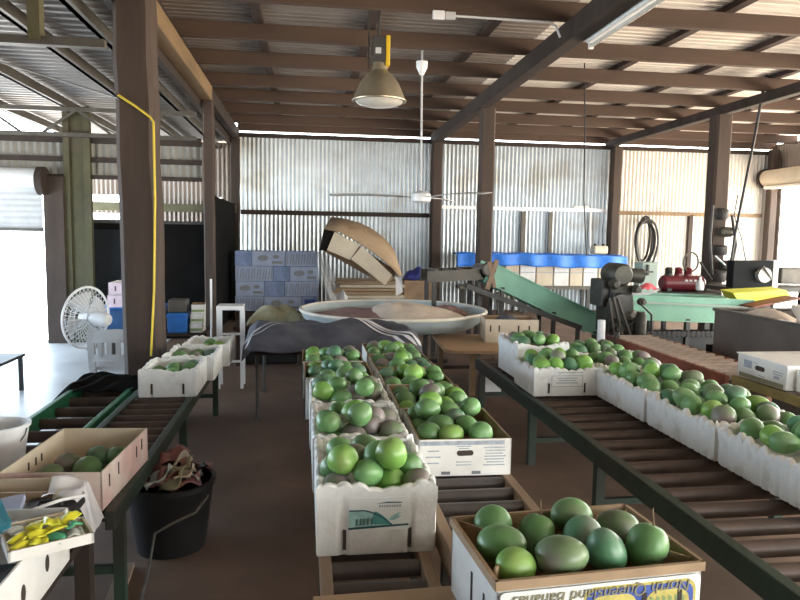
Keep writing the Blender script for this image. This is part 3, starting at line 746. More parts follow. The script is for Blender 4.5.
for i in range(6):
    bpanel([(-.025+.018*i, .03), (-.012+.018*i, .03), (.0+.018*i, .15-.006*i), (-.008+.018*i, .155-.006*i)], 'ink_green', yf-.0032)
    bpanel([(.118+.018*i, .03), (.131+.018*i, .03), (.128+.016*i, .15), (.118+.016*i, .155)], 'ink_green', yf-.0032)
for x in (.098, .190): bpanel([(x, .03), (x+.012, .03), (x+.012, .165), (x, .165)], 'hole', yf-.0036, 'slot')
text_mesh('North Queensland Bananas', .040, 'ink_olive', bc, (.0, yf-.0044, .176), (math.pi/2, math.pi, 0), shear=.15)
bpanel(rrect(-.245, -.065, .02, .11, .01), 'ink_green')
b = B(); b.box((-.2583, .0, .12), (.0016, .012, .075)); b.box((-.2583, -.09, .12), (.0016, .010, .06)); build(b, 'slot', M['hole'], bc, local=True)
b = B(); b.box((-.222, -.095, .16), (.085, .005, .13), (0, .1, .9)); build(b, 'corner_flap', M['card_brown'], bc, local=True)
b = B(); b.box((-.217, .128, .17), (.08, .005, .10), (0, 0, -.9)); build(b, 'corner_flap', M['card_brown'], bc, local=True)
b = B(); b.box((.227, .122, .15), (.08, .005, .14), (0, 0, .9)); build(b, 'corner_flap', M['card_brown'], bc, local=True)
b = B(); b.box((.227, -.112, .15), (.07, .005, .14), (0, 0, -.9)); build(b, 'corner_flap', M['card_brown'], bc, local=True)
GB = 'mangoes in the nearest banana carton'
front = [(491,521,'g','leftmost of the back row',0,(.2,.1,.3)), (501,544,'g','at the left, second from the front',.0,(0,.2,2.6)), (515,566,'b','bright one in the front left corner',-.005,(0,.3,.4)),
         (536,535,'g','upright with a short stem',-.02,(0,-1.2,.5)), (561,556,'p','large grey purple one in the middle of the front',.012,(.2,.2,2.8)), (568,513,'g','tallest one at the middle of the back',.012,(.1,.2,.2)),
         (580,533,'u','bluish one with a bent dark stem in the centre',0,(.2,-.5,.4)), (606,551,'u','round one right of the grey purple mango',.008,(.3,1.2,.2)), (617,527,'p','pale blushed one near the back right',-.01,(.1,.2,2.7)),
         (647,547,'g','rightmost one with a tall thin stem',.006,(.1,-1.25,.2))]
P = [atZ(a, c, BH+.215+e) for a, c, k, l, e, r in front]
SZ = [1.02, 1.12, .98, 1.03, 1.14, 1.06, 1.0, 1.06, 1.05, 1.08]
relax(P, [.046*s for s in SZ], .42, .92, 1.43, 1.765, BH+.27, 40)
for p, s, (a, c, k, l, e, r) in zip(P, SZ, front):
    kind = {'g': 'green', 'b': 'bright', 'u': 'blue', 'p': 'purple'}[k]
    mango(p, kind, f'mango in the nearest banana carton, {l}', GB, s, r, stem=a in (536, 580, 647))

# ------------------------------------------------------------------ right hand line of foam boxes
RG = 'foam boxes on the right conveyor'
HB = .19
foam_box('white foam box with a framed stamp on its end, left column of the right conveyor', 1.615, 4.19, BH, .43, .42, HB, 41, wear=1.3, group=RG)
rb = [o for o in bpy.data.objects if o.get('label', '').startswith('white foam box with a framed')][0]
yb = -.21-.0005
for (x, z, w_, h_) in ((0, .128, .20, .003), (0, .060, .20, .003), (-.10, .094, .003, .07), (.10, .094, .003, .07), (0, .113, .13, .005), (0, .098, .11, .005), (0, .083, .14, .005), (.02, .148, .16, .004)):
    b = B(); b.box((x, yb-.0005, z), (w_, .001, h_)); build(b, 'print_mark', M['ink_grey'], rb, local=True)
foam_box('tall white foam box farthest back in the left column of the right conveyor', 1.63, 4.70, BH, .37, .48, .265, 42, wear=1.3, group=RG)
ys = ((2.06, 2.71), (2.73, 3.35), (3.37, 3.98))
names = ('nearest', 'second', 'third')
for k, (a, c) in enumerate(ys):
    foam_box(f'long ribbed white foam box, {names[k]} in the right column of the right conveyor', 2.055, (a+c)/2, BH, .50, c-a, HB, 50+k, wear=1.5, group=RG, slots=False)
foam_box('ribbed white foam box, fourth in the right column of the right conveyor', 2.10, 4.20, BH, .47, .40, HB, 54, group=RG)
foam_box('ribbed white foam box, farthest back in the right column of the right conveyor', 2.08, 4.68, BH, .46, .46, .20, 55, group=RG)
pile((1.43, 1.80, 4.01, 4.37, BH+HB), 4, 4, 'framed stamp box, right conveyor', 'mangoes in the framed stamp box', 61, 1.04, .055, .15, .2)
pile((1.475, 1.785, 4.50, 4.90, BH+.26), 3, 3, 'tall box, right conveyor', 'mangoes in the tall box', 62, 1.0, .02, .25, .1)
for k, (a, c) in enumerate(ys):
    pile((1.84, 2.27, a+.03, c-.03, BH+HB-.01), 5, 4, f'{names[k]} long box, right conveyor', f'mangoes in the {names[k]} long box', 63+k, 1.05, .055, .10, .12)
pile((1.90, 2.30, 4.04, 4.37, BH+HB), 3, 4, 'fourth right column box', 'mangoes in the fourth right column box', 68, 1.03, .03, .2, .15)
pile((1.89, 2.27, 4.50, 4.87, BH+.19), 3, 4, 'farthest right column box', 'mangoes in the farthest right column box', 69, 1.0, .03, .15, .15)

# ------------------------------------------------------------------ left line of foam boxes and the pink tray
LG = 'foam boxes on the left conveyor'
for k, (a, c) in enumerate(((4.12, 4.55), (4.57, 5.03), (5.05, 5.46))):
    foam_box(f'white foam box, {("nearest", "middle", "farthest")[k]} of three on the left conveyor', -.81+.045*k, (a+c)/2, BH, .335, c-a, .18, 71+k, group=LG)
    pile((-.95+.045*k, -.67+.045*k, a+.03, c-.03, BH+.15), 3, 3, f'{("nearest", "middle", "farthest")[k]} left foam box', f'mangoes in the {("nearest", "middle", "farthest")[k]} left foam box', 74+k, 1.1, .0, .1, .35, drop=.018, skip=(.45, .5, .65)[k])
pt = carton('pink printed open tray with a few mangoes at the near left', -.865, 2.72, BH, .35, .55, .140, -.06, 'card_pink', 'card_cream', holes=False, name='fruit_tray')
for (y_, z_) in ((-.20, .085), (-.10, .095), (.12, .085), (.19, .095)):
    b = B(); b.box((.1756, y_, z_), (.002, .010, .045)); build(b, 'slot', M['hole'], pt, local=True)
for (x_, z_) in ((-.1686, .09),):
    for y_ in (.0, .05, -.06): 
        b = B(); b.box((x_, y_, z_), (.002, .012, .03)); build(b, 'slot', M['hole'], pt, local=True)
b = B(); b.box((.02, -.2765, .055), (.24, .002, .07)); build(b, 'print_band', M['card_lilac'], pt, local=True)
Pm = [(-.96, 2.66), (-.85, 2.74), (-.76, 2.86), (-.84, 2.87), (-.94, 2.79)]
for k, (x, y) in enumerate(Pm):
    mango((x, y, BH+.052), ('purple', 'green', 'green', 'blue', 'purple')[k], ('purplish mango nearest in the pink tray at the left', 'green mango in the middle of the pink tray', 'green mango by the far right wall of the pink tray', 'bluish green mango at the back of the pink tray', 'purplish mango by the left wall of the pink tray')[k], 'mangoes in the pink tray', 1.05, (0, 0, k*1.3))

# ------------------------------------------------------------------ near left clutter on its bench
ZN = .43
t = T('bench', 'plain timber bench carrying the clutter at the lower left', 'bench', (-1.1, 1.6, 0))
b = B(); b.bb(-1.50, -.71, .80, 2.42, ZN-.03, ZN); build(b, 'top', M['timber_dark'], t)
for x in (-1.46, -.75):
    for y in (.9, 2.36):
        b = B(); b.bb(x-.025, x+.025, y-.025, y+.025, 0, ZN-.03); build(b, 'leg', M['timber_dark'], t)
wc = carton('white open carton with oval holes at the bottom left corner', -.885, 1.77, ZN+.001, .37, .62, .16, 0, 'card_white', 'card_white', holes=False, name='carton')
for (y_, z_) in ((.13, .075), (-.03, .075), (-.2, .08)):
    b = B(); pts = [(0.1852, y_+.014*math.cos(2*math.pi*k/14), z_+.024*math.sin(2*math.pi*k/14)) for k in range(14)]
    b.poly(pts, (.001, 0, 0)); build(b, 'oval_hole', M['hole'], wc, local=True)
b = B()
b.grid(lambda u, v: Vector((-1.06+.345*u, 1.48+.34*v, .535+.025*math.sin(7*u+3*v)*math.cos(5*v)+.05*max(0, u-.7))), 12, 10)
tag(build(b, 'dark_sheet', M['plastic_black'], solid=.004, smooth=True), 'dark sheet inside the white carton at the bottom left', 'bag')  # dark sheet making up the black inside of the open carton
tr = carton('small white tray full of yellow and green packets at the lower left', -.672, 1.835, ZN+.162, .20, .13, .028, .50, 'card_white', 'card_cream', holes=False, name='packet_tray', group=None)
b = B(); b.box((-.01, .075, .038), (.13, .005, .022), (.5, 0, 0)); build(b, 'lid_flap', M['card_cream'], tr, local=True)
rnd = random.Random(9)
for k in range(12):
    b = B(); w_, l_ = .042, .055; ph = rnd.random()*6
    b.grid(lambda u, v: Vector(((u-.5)*w_, (v-.5)*l_, .007*math.sin(math.pi*u)*math.sin(math.pi*v)+.003*math.sin(9*u+ph))), 8, 8)
    m = ('pack_yellow', 'pack_yellow', 'pack_green', 'pack_grey', 'pack_yellow')[k % 5]
    o = build(b, 'seed_packet', M[m], smooth=True, solid=.003)
    lx, ly = -.065+.041*(k % 4), -.032+.033*(k//4); cs, sn = math.cos(.5), math.sin(.5)
    o.location = (-.672+lx*cs-ly*sn, 1.835+lx*sn+ly*cs, ZN+.182+.002*k); o.rotation_euler = (rnd.uniform(-.25, .25), rnd.uniform(-.25, .25), rnd.uniform(0, 3))
    tag(o, f'{ {"pack_yellow": "yellow", "pack_green": "green", "pack_grey": "grey"}[m]} packet lying in the small white tray, {ORD[k]} up the pile', 'packet', 'packets in the small white tray')
t = T('toolbox', 'black plastic case behind the tray of yellow packets', 'case', (-.78, 2.2, ZN))
b = B(); b.bb(-.875, -.715, 2.135, 2.27, ZN+.001, ZN+.095); build(b, 'body', M['plastic_black'], t, bevel=.02)
b = B(); b.bb(-.88, -.71, 2.13, 2.275, ZN+.095, ZN+.12); build(b, 'lid', M['plastic_black'], t, bevel=.010)
b = B(); b.tube([(-.83, 2.2, ZN+.12), (-.825, 2.2, ZN+.134), (-.765, 2.2, ZN+.134), (-.76, 2.2, ZN+.12)], .006, 8); build(b, 'handle', M['rubber'], t)
bx = carton('small brown open carton beside the pink tray at the left edge', -1.0, 2.35, ZN+.001, .34, .12, .135, -.03, 'card_brown', 'card_cream', holes=False, flare=.008)
b = B(); b.box((-.80, 2.31, ZN+.105), (.006, .13, .075), (0, .25, -.1)); tag(build(b, 'cardboard_flap', M['card_cream']), 'cream cardboard flap standing at the right end of the brown carton', 'cardboard')
b = B()
def drape(u, v):
    x = -.83+.16*u; y = 2.22+.14*v; z = ZN+.140
    if u > .66: x = -.724+(u-.66)*.12; z = ZN+.137-(u-.66)*.40
    return Vector((x, y+.012*math.sin(9*u+5*v), z+.008*math.sin(7*u+4*v)*math.cos(11*v)+.03*math.exp(-((v-.8)/.2)**2)*(1-u)))
b.grid(drape, 24, 16)
tag(build(b, 'plastic_bag', M['film_white'], smooth=True), 'crumpled clear white plastic bag draped over the black case', 'bag')
for k, (x, y, z, rz, m, lab) in enumerate(((-.955, 2.12, ZN+.125, .2, 'paper_blue', 'pale blue grey paper pad on the left of the black case'), (-.90, 1.98, ZN+.165, .6, 'paper_teal', 'teal packet beside the yellow packets at the left edge'))):
    b = B(); b.grid(lambda u, v: Vector(((u-.5)*(.2 if k == 0 else .13), (v-.5)*.15, .008*math.sin(5*u+3*v))), 8, 6)
    o = build(b, 'paper', M[m], solid=.02, smooth=False); o.location = (x, y, z); o.rotation_euler = (.1, 0, rz); tag(o, lab, 'paper' if k == 0 else 'packet')
b = B(); b.bb(-1.07, -.885, 2.09, 2.26, ZN+.001, ZN+.11); tag(build(b, 'carton', M['card_white'], bevel=.004), 'plain white carton holding up the blue grey paper pad', 'carton')
pts = [atY(-30, 545, 2.02), atY(0, 528, 2.06), atY(30, 513, 2.12), atY(60, 502, 2.19), atY(85, 497, 2.26), (-.735, 2.31, ZN+.125), (-.76, 2.36, ZN+.06), (-.80, 2.38, ZN+.01)]
b = B(); b.tube([Vector(p)+Vector((0, 0, .006)) for p in pts], .0055, 8); tag(build(b, 'cable', M['plastic_white'], smooth=True), 'white cable arching over the black case at the lower left', 'cable')
t = T('bucket', 'white plastic bucket standing on the green railed conveyor', 'bucket', (-1.27, 2.98, BED-.04))
b = B(); b.lathe([(.085, 0), (.115, .20), (.122, .20), (.122, .212), (.108, .212), (.08, .01), (0, .01)], (-1.27, 2.98, BED-.038), 28); build(b, 'pail', M['plastic_white'], t, smooth=True)
b = B(); b.tube([(-1.27+.12*math.cos(a), 2.98-.02-.03*math.sin(a), BED+.16-.09*math.sin(a)) for a in [math.pi*i/10 for i in range(11)]], .003, 6); build(b, 'bail_handle', M['steel_grey'], t)
# rubbish bin under the left conveyor
bc_ = Vector((-.60, 3.08, 0))
t = T('rubbish_bin', 'black round bin full of wrappers beside the left conveyor', 'bin', bc_)
b = B(); b.lathe([(.15, 0), (.19, .29), (.20, .29), (.20, .31), (.18, .31), (.142, .012), (0, .012)], bc_, 32); build(b, 'tub', M['plastic_black'], t, smooth=True)
rnd = random.Random(3)
for k in range(20):
    b = B(); ph = rnd.random()*6; w_ = rnd.uniform(.07, .12)
    b.grid(lambda u, v: Vector(((u-.5)*w_, (v-.5)*w_*1.3, .022*math.sin(5*u+ph)*math.cos(6*v+ph))), 8, 8)
    a = k*2.4; rr_ = .135*math.sqrt((k+.5)/20); m = ('trash_red', 'pack_grey', 'trash_red', 'sack', 'card_cream', 'trash_red', 'plastic_black')[k % 7]
    o = build(b, 'wrapper', M[m], smooth=True, solid=.003); o.location = (bc_.x+rr_*math.cos(a), bc_.y+rr_*math.sin(a), .285+.012*(k % 4)+.010*(k//6)); o.rotation_euler = (rnd.uniform(-.6, .6), rnd.uniform(-.6, .6), rnd.uniform(0, 6))
    tag(o, f'crumpled {dict(trash_red="red brown", pack_grey="grey", sack="olive", card_cream="cream", plastic_black="black")[m]} wrapper in the black round bin', 'wrapper', f'{m.split("_")[-1]} wrappers in the bin'.replace('plastic', 'black'))
b = B(); b.tube([(-.42, 2.96, .27), (-.46, 2.88, .23), (-.55, 2.84, .20), (-.62, 2.84, .16), (-.62, 2.7, .05), (-.6, 2.4, .012), (-.52, 2.2, .012)], .006, 6)
tag(build(b, 'hose', M['steel_grey'], smooth=True), 'thin grey hose hanging in front of the black bin', 'hose')
b = B(); b.bar(atZ(112, 605, .012), atZ(127, 565, .012), .06, .02)
tag(build(b, 'timber_offcut', M['pine']), 'pale timber strip lying on the floor by the black bin', 'timber')

# ------------------------------------------------------------------ left middle distance
# pedestal fan
fcx, fcy, fcz = -2.02, 6.62, .60
t = T('pedestal_fan', 'white pedestal fan with a wire cage beside the broad timber post', 'fan', (-1.93, 6.65, 0))
ax = Vector((-.89, .45, .04)).normalized(); side = ax.cross(Vector((0, 0, 1))).normalized(); up = side.cross(ax)
mF = Matrix((side, up, ax)).transposed(); c0 = Vector((fcx, fcy, fcz))
def fp(x, y, z): return c0+mF @ Vector((x, y, z))
b = B(); R0 = .285
b.tube([fp(R0*math.cos(a), R0*math.sin(a), 0) for a in [2*math.pi*k/40 for k in range(40)]], .011, 8, closed=True)
build(b, 'cage_rim', M['plastic_white'], t, smooth=True)
b = B()
for k in range(36):
    a = 2*math.pi*k/36
    for s in (1, -1):
        b.tube([fp(r*math.cos(a), r*math.sin(a), s*.085*math.cos(r/R0*math.pi/2)**.6) for r in (.05, .13, .20, .25, R0)], .0022, 4)
for r in (.12, .2):
    for s in (1, -1): b.tube([fp(r*math.cos(a), r*math.sin(a), s*.085*math.cos(r/R0*math.pi/2)**.6) for a in [2*math.pi*k/32 for k in range(32)]], .002, 4, closed=True)
build(b, 'cage', M['plastic_white'], t)
for q in range(4):
    b = B(); a0 = q*math.pi/2+.4
    b.grid(lambda u, v: fp((.04+.20*v)*math.cos(a0+(u-.5)*1.1*(.6+.4*v)), (.04+.20*v)*math.sin(a0+(u-.5)*1.1*(.6+.4*v)), (u-.5)*.06), 6, 6)
    build(b, 'blade', M['plastic_grey'], t, smooth=True, solid=.004)
b = B(); b.lathe([(.03, .06), (.05, .05), (.05, -.05)], c0, 16, mF); build(b, 'hub', M['plastic_white'], t, smooth=True)
b = B(); b.lathe([(.0, -.26), (.05, -.255), (.068, -.22), (.07, -.12), (.05, -.07), (.0, -.07)], c0, 20, mF); build(b, 'motor', M['plastic_white'], t, smooth=True)
mp = fp(0, 0, -.16)
b = B(); b.tube([(mp.x, mp.y, .03), (mp.x, mp.y, mp.z-.05)], .016, 10); build(b, 'pole', M['plastic_grey'], t, smooth=True)
b = B(); b.lathe([(.20, 0), (.20, .015), (.05, .035), (.02, .05), (0, .05)], (mp.x, mp.y, 0), 24); build(b, 'base', M['plastic_grey'], t, smooth=True)
# white plastic chair
t = T('plastic_chair', 'white slatted plastic garden chair left of the broad post', 'chair', (-1.52, 5.95, 0))
def chair_back(u, v): return Vector((-1.73+.40*u, 5.80-.03*math.sin(math.pi*u), .30+.29*v-.0*u))
b = B()
b.bar((-1.73, 5.80, .28), (-1.735, 5.78, .585), .045, .03); b.bar((-1.33, 5.80, .28), (-1.325, 5.78, .585), .045, .03)
b.grid(lambda u, v: Vector((-1.74+.42*u, 5.775-.02*math.sin(math.pi*u), .50+.085*v+.025*math.sin(math.pi*u)*v)), 12, 3)
b.grid(lambda u, v: Vector((-1.74+.42*u, 5.785-.02*math.sin(math.pi*u), .34+.06*v)), 12, 2)
for k in range(5): b.bb(-1.66+.07*k-.014+.0, -1.66+.07*k+.014, 5.765, 5.785, .38, .52)
build(b, 'backrest', M['plastic_grey'], t, solid=.012)
b = B(); b.grid(lambda u, v: Vector((-1.74+.42*u, 5.80+.40*v, .27+.008*math.cos(6*u))), 10, 8); build(b, 'seat', M['plastic_grey'], t, solid=.02)
for (x, y) in ((-1.73, 5.81), (-1.33, 5.81), (-1.75, 6.18), (-1.31, 6.18)):
    b = B(); b.bar((x, y, .0), (x, y, .27), .045, .04); build(b, 'leg', M['plastic_grey'], t)
for x in (-1.76, -1.30):
    b = B(); b.bar((x, 5.80, .44), (x, 6.16, .42), .04, .02); b.bar((x, 6.16, .27), (x, 6.16, .42), .04, .03); build(b, 'armrest', M['plastic_grey'], t)
b = B(); b.grid(lambda u, v: Vector((-1.58+.54*u, 4.38+.42*v, BED-.015+.045*(math.sin(math.pi*u)*math.sin(math.pi*v))**.7*(1+.35*math.sin(9*u+6*v))-.10*max(0, .22-u)/.22+.012*math.sin(21*u-13*v))), 34, 26)
tag(build(b, 'black_sheet', M['black_wall'], smooth=True, solid=.008), 'crumpled black plastic sheet on the far end of the green railed conveyor', 'sheet')
t = T('low_table', 'small black pipe framed table at the left by the doorway', 'table', (-2.95, 6.2, 0))
b = B(); b.bb(-3.5, -2.44, 5.75, 6.3, .30, .325); build(b, 'top', M['steel_dark'], t)
for (x, y) in ((-2.47, 5.78), (-2.47, 6.27), (-3.45, 5.78), (-3.45, 6.27)):
    b = B(); b.bb(x-.015, x+.015, y-.015, y+.015, 0, .30); build(b, 'leg', M['steel_dark'], t)
# table with crates behind the broad post
t = T('trestle_table', 'dark trestle table under the blue tub and lilac cartons', 'table', (-1.55, 7.2, 0))
b = B(); b.bb(-2.05, -1.02, 6.95, 7.5, .37, .40); build(b, 'top', M['timber_dark'], t)
for (x, y) in ((-2.0, 7.0), (-1.07, 7.0), (-2.0, 7.45), (-1.07, 7.45)):
    b = B(); b.bb(x-.02, x+.02, y-.02, y+.02, 0, .37); build(b, 'leg', M['timber_dark'], t)
t = T('storage_tub', 'long dark blue plastic tub under the two lilac cartons', 'tub', (-1.70, 7.2, .40))
b = B(); b.box((-1.70, 7.2, .52), (.60, .40, .235)); build(b, 'body', M['crate_blue'], t, bevel=.03)
b = B(); b.box((-1.70, 7.2, .645), (.63, .43, .022)); build(b, 'lid', M['plastic_blue'], t, bevel=.008)
for k, z in enumerate((.657, .782)):
    o = carton(f'lilac printed fruit tray, {("lower" if k == 0 else "upper")} of two on the dark blue tub', -1.80+.012*k, 7.15, z, .26, .36, .118, 0, 'card_lilac', 'card_white', holes=False, name='fruit_tray', group='lilac trays')
    for x_ in (-.06, .075): b = B(); b.box((x_, -.1806, .06), (.012, .002, .05)); build(b, 'slot', M['hole'], o, local=True)
t = T('plastic_crate', 'bright blue plastic crate right of the broad post', 'crate', (-1.26, 7.1, .40))
b = B(); b.bb(-1.36, -1.17, 6.95, 7.2, .401, .60); build(b, 'body', M['plastic_blue'], t, bevel=.012)
b = B(); b.bb(-1.37, -1.16, 6.94, 7.21, .56, .585); build(b, 'rim', M['plastic_blue'], t, bevel=.004)
b = B(); b.bb(-1.36, -1.18, 7.0, 7.18, .601, .73); tag(build(b, 'metal_box', M['steel_grey'], bevel=.01), 'dull grey box on top of the bright blue crate', 'box')
for k in range(3):
    o = carton(f'white and green carton, {("bottom", "middle", "top")[k]} of the stack beside the bright blue crate', -1.09+.006*k, 7.1, .401+.095*k, .13, .22, .092, .05*k, 'card_white', 'card_brown', holes=False, group='white and green cartons')
    b = B(); b.box((0, -.1108, .03), (.12, .0015, .025)); build(b, 'print_band', M['ink_green'], o, local=True)
b = B(); b.tube([(-1.02, 7.6, 0), (-1.02, 7.6, .9)], .012, 8); tag(build(b, 'steel_rod', M['galv_new'], smooth=True), 'bright steel rod standing upright by the slim post', 'rod')
# tall white stool
t = T('tall_stool', 'tall white square stool right of the slim post', 'stool', (-.62, 6.3, 0))
b = B(); b.bb(-.79, -.555, 6.2, 6.42, .715, .755); build(b, 'seat', M['plastic_white'], t, bevel=.008)
for x in (-.775, -.57):
    for y in (6.215, 6.405): b = B(); b.bb(x-.013, x+.013, y-.013, y+.013, 0, .72); build(b, 'leg', M['plastic_white'], t)
for z in (.25, .5):
    b = B(); b.bb(-.775, -.57, 6.205, 6.222, z-.01, z+.01); build(b, 'rung', M['plastic_white'], t)

# ------------------------------------------------------------------ blue printed cartons on their pallet
t = T('pallet', 'timber pallet under the stack of blue printed cartons', 'pallet', (-.45, 11.4, 0))
for k in range(6): b = B(); y = 11.15+.11*k; b.bb(-1.12, .25, y-.045, y+.045, .12, .14); build(b, 'deck_board', M['timber_mid'], t)
for x in (-1.08, -.44, .20): b = B(); b.bb(x-.04, x+.04, 11.1, 11.76, 0, .12); build(b, 'bearer', M['timber_mid'], t)
rows_ = [((.27, 'w'), (.53, 'p'), (.53, 's')), ((.60, 's'), (.27, 'w'), (.46, 'p')), ((.46, 'p'), (.32, 'w'), (.55, 's')), ((.46, 's'), (.60, 'p'), (.27, 'w'))]
for j, row in enumerate(rows_):
    x = -1.125+(0, .005, .01, .0)[j]; z = .142+(3-j)*.243
    for i, (w_, kind) in enumerate(row):
        t = T('printed_carton', f'blue printed carton, {("left", "middle", "right")[i]} one in the {("top", "second", "third", "bottom")[j]} row of the wrapped stack', 'carton', (x+w_/2, 11.42, z), 0, 'blue printed cartons on the pallet')
        b = B(); b.bb(x+.004, x+w_-.004, 11.15, 11.7, z, z+.238); build(b, 'box', M['card_pale'] if kind != 'w' else M['card_blue'], t, bevel=.006)
        b = B()
        if kind == 's':
            n = int(w_/.045)
            for q in range(n): b.bar((x+.03+.045*q, 11.147, z+.03), (x+.045+.045*q+.012*(q % 2), 11.147, z+.205), .012, .004, (0, 1, 0))
            build(b, 'print_stripes', M['ink_grey'], t)
        elif kind == 'p':
            b.lathe([(0, .0), (.085, .0), (.085, .003), (0, .003)], (x+w_*.33, 11.146, z+.13), 18, Matrix(((1, 0, 0), (0, 0, 1), (0, .55, 0))))
            b.lathe([(0, .0), (.05, .0), (.05, .003), (0, .003)], (x+w_*.72, 11.146, z+.15), 14, Matrix(((1, 0, 0), (0, 0, 1), (0, .6, 0))))
            b.bb(x+w_*.6, x+w_*.92, 11.145, 11.149, z+.04, z+.08)
            build(b, 'print_fruit', M['ink_grey'], t)
        else:
            b.bb(x+.05, x+w_-.05, 11.145, 11.149, z+.05, z+.19); build(b, 'print_panel', M['ink_blue'] if j == 3 else M['card_blue'], t)
        x += w_
# plastic film hanging off the stack
b = B()
b.grid(lambda u, v: Vector((.215+.10*u+(.40*(1-v)**1.5)*(.35+.65*u)+.012*math.sin(17*u+5*v), 11.2-.45*(1-v)+.10*u*math.sin(6*v), .30+.80*v+.03*math.sin(9*u))), 18, 20)
tag(build(b, 'plastic_film', M['film'], smooth=True), 'clear plastic film hanging from the right side of the blue carton stack', 'film')
b = B()
b.grid(lambda u, v: Vector((.44+.28*u, 10.40+.25*v, .03+.50*(math.sin(math.pi*u)*math.sin(math.pi*v))**.8+.025*math.sin(17*u+13*v))), 14, 14)
tag(build(b, 'plastic_film', M['film_white'], smooth=True), 'bunched end of white plastic film behind the round tub', 'film')

# flattened cardboard stack, tipped carton
for k in range(9):
    z = .142+.058*k; b = B(); dx = .05*math.sin(k*2.1)
    b.bb(.36+dx+.02*k, 1.55+dx, 10.9, 11.7, z, z+.05)
    tag(build(b, 'flat_carton', M[('card_brown', 'card_cream', 'card_brown')[k % 3]], bevel=.004), f'flattened cardboard carton, {ORD[k]} up the stack behind the round tub', 'cardboard', 'flattened cartons behind the tub')
t = T('pallet', 'timber pallet under the flattened cardboard', 'pallet', (.95, 11.3, 0))
for k in range(6): b = B(); y = 10.95+.14*k; b.bb(.35, 1.58, y-.055, y+.055, .12, .14); build(b, 'deck_board', M['timber_mid'], t)
for x in (.40, .95, 1.53): b = B(); b.bb(x-.04, x+.04, 10.9, 11.7, 0, .12); build(b, 'bearer', M['timber_mid'], t)
t = T('cardboard_carton', 'big brown carton tipped over with cream inner panels, against the wall', 'carton', (.75, 10.1, .66))
Yc = 10.2
def cp(px, py, dy=0): return atY(px, py, Yc+dy)
b = B()
top_ = [(331, 217), (345, 219), (360, 223), (372, 229), (384, 238), (394, 250), (402, 276)]
bot_ = [(324, 229), (340, 232), (356, 241), (370, 250), (382, 259), (391, 267), (400, 277)]
vs = [cp(*p, .62) for p in top_]+[cp(*p, 0) for p in bot_]
n = len(top_)
b._add(vs, [(i, i+1, n+i+1, n+i) for i in range(n-1)])
build(b, 'curved_lid', M['card_brown'], t, solid=.012, smooth=True)
b = B(); b._add([cp(334.5, 232, .05), cp(360, 245, .05), cp(350, 260, .02), cp(327, 250, .02)], [(0, 1, 2, 3)]); build(b, 'inner_flap', M['card_cream'], t, solid=.01)
b = B(); b._add([cp(362, 246, .04), cp(392, 275, .04), cp(385, 285, .0), cp(351, 259, .0)], [(0, 1, 2, 3)]); build(b, 'inner_flap', M['card_cream'], t, solid=.01)
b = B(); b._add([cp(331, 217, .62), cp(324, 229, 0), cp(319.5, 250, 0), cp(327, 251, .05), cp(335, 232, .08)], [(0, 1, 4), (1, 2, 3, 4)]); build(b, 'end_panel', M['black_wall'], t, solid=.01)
b = B(); b._add([cp(334, 230, .4), cp(398, 272, .4), cp(386, 286, .3), cp(322, 250, .3)], [(0, 1, 2, 3)]); build(b, 'back_panel', M['card_brown'], t, solid=.01)
b = B(); b._add([cp(395, 268, .1), cp(402, 277, .1), cp(403, 292, .15), cp(396, 296, .12)], [(0, 1, 2, 3)]); tag(build(b, 'plastic_scrap', M['film'], solid=.003), 'scrap of clear plastic hanging below the tip of the brown carton', 'film')

# ------------------------------------------------------------------ round tub on its stand, striped cloth table
tc_ = Vector((.93, 7.15, 0)); zt = .62
t = T('round_tub', 'wide round pale tub of cloth standing behind the mango boxes', 'tub', tc_)
b = B(); b.lathe([(.0, zt-.18), (.70, zt-.175), (.86, zt-.15), (.955, zt-.075), (.985, zt), (.965, zt), (.93, zt-.06), (.82, zt-.09), (0, zt-.10)], tc_, 56); build(b, 'shell', M['tub'], t, smooth=True)
b = B(); b.tube([(tc_.x+.98*math.cos(a), tc_.y+.98*math.sin(a), zt) for a in [2*math.pi*k/64 for k in range(64)]], .018, 8, closed=True); build(b, 'rim', M['tub_rim'], t, smooth=True)
for k in range(4):
    a = math.pi/4+k*math.pi/2; b = B(); b.bar((tc_.x+.6*math.cos(a), tc_.y+.6*math.sin(a), 0), (tc_.x+.6*math.cos(a), tc_.y+.6*math.sin(a), zt-.175), .05, .05); build(b, 'leg', M['steel_dark'], t)
b = B(); b.bb(tc_.x-.5, tc_.x+.5, tc_.y-.46, tc_.y-.42, .12, .16); build(b, 'brace', M['steel_dark'], t)
def heap(cx, cy, rx, ry, z0, h, seed, sx=0.0):
    ph = random.Random(seed).random()*6; b = B()
    prof = 12; n = 30; vs = []
    for j in range(prof+1):
        q = j/prof
        for k in range(n):
            a = 2*math.pi*k/n; wv = 1+.10*math.sin(3*a+ph)+.06*math.sin(7*a+2*ph)
            vs.append(Vector((cx+rx*q*wv*math.cos(a)+sx*(1-q), cy+ry*q*wv*math.sin(a), z0+h*(math.cos(q*math.pi/2)**.8)+.02*math.sin(9*q+4*a+ph)*(1-q)*min(1, 4*q))))
    fs = [(j*n+k, j*n+(k+1) % n, (j+1)*n+(k+1) % n, (j+1)*n+k) for j in range(prof) for k in range(n)]
    b._add(vs, fs); return b
tag(build(heap(.74, 7.12, .70, .72, zt-.075, .085, 2), 'brown_cloth', M['brown_cloth'], smooth=True), 'dark purplish brown cloth filling the left of the round tub', 'cloth')
tag(build(heap(1.08, 7.00, .52, .50, zt-.055, .14, 4, -.16), 'tan_cloth', M['hessian'], smooth=True), 'pale tan cloth heaped in the middle of the round tub', 'cloth')
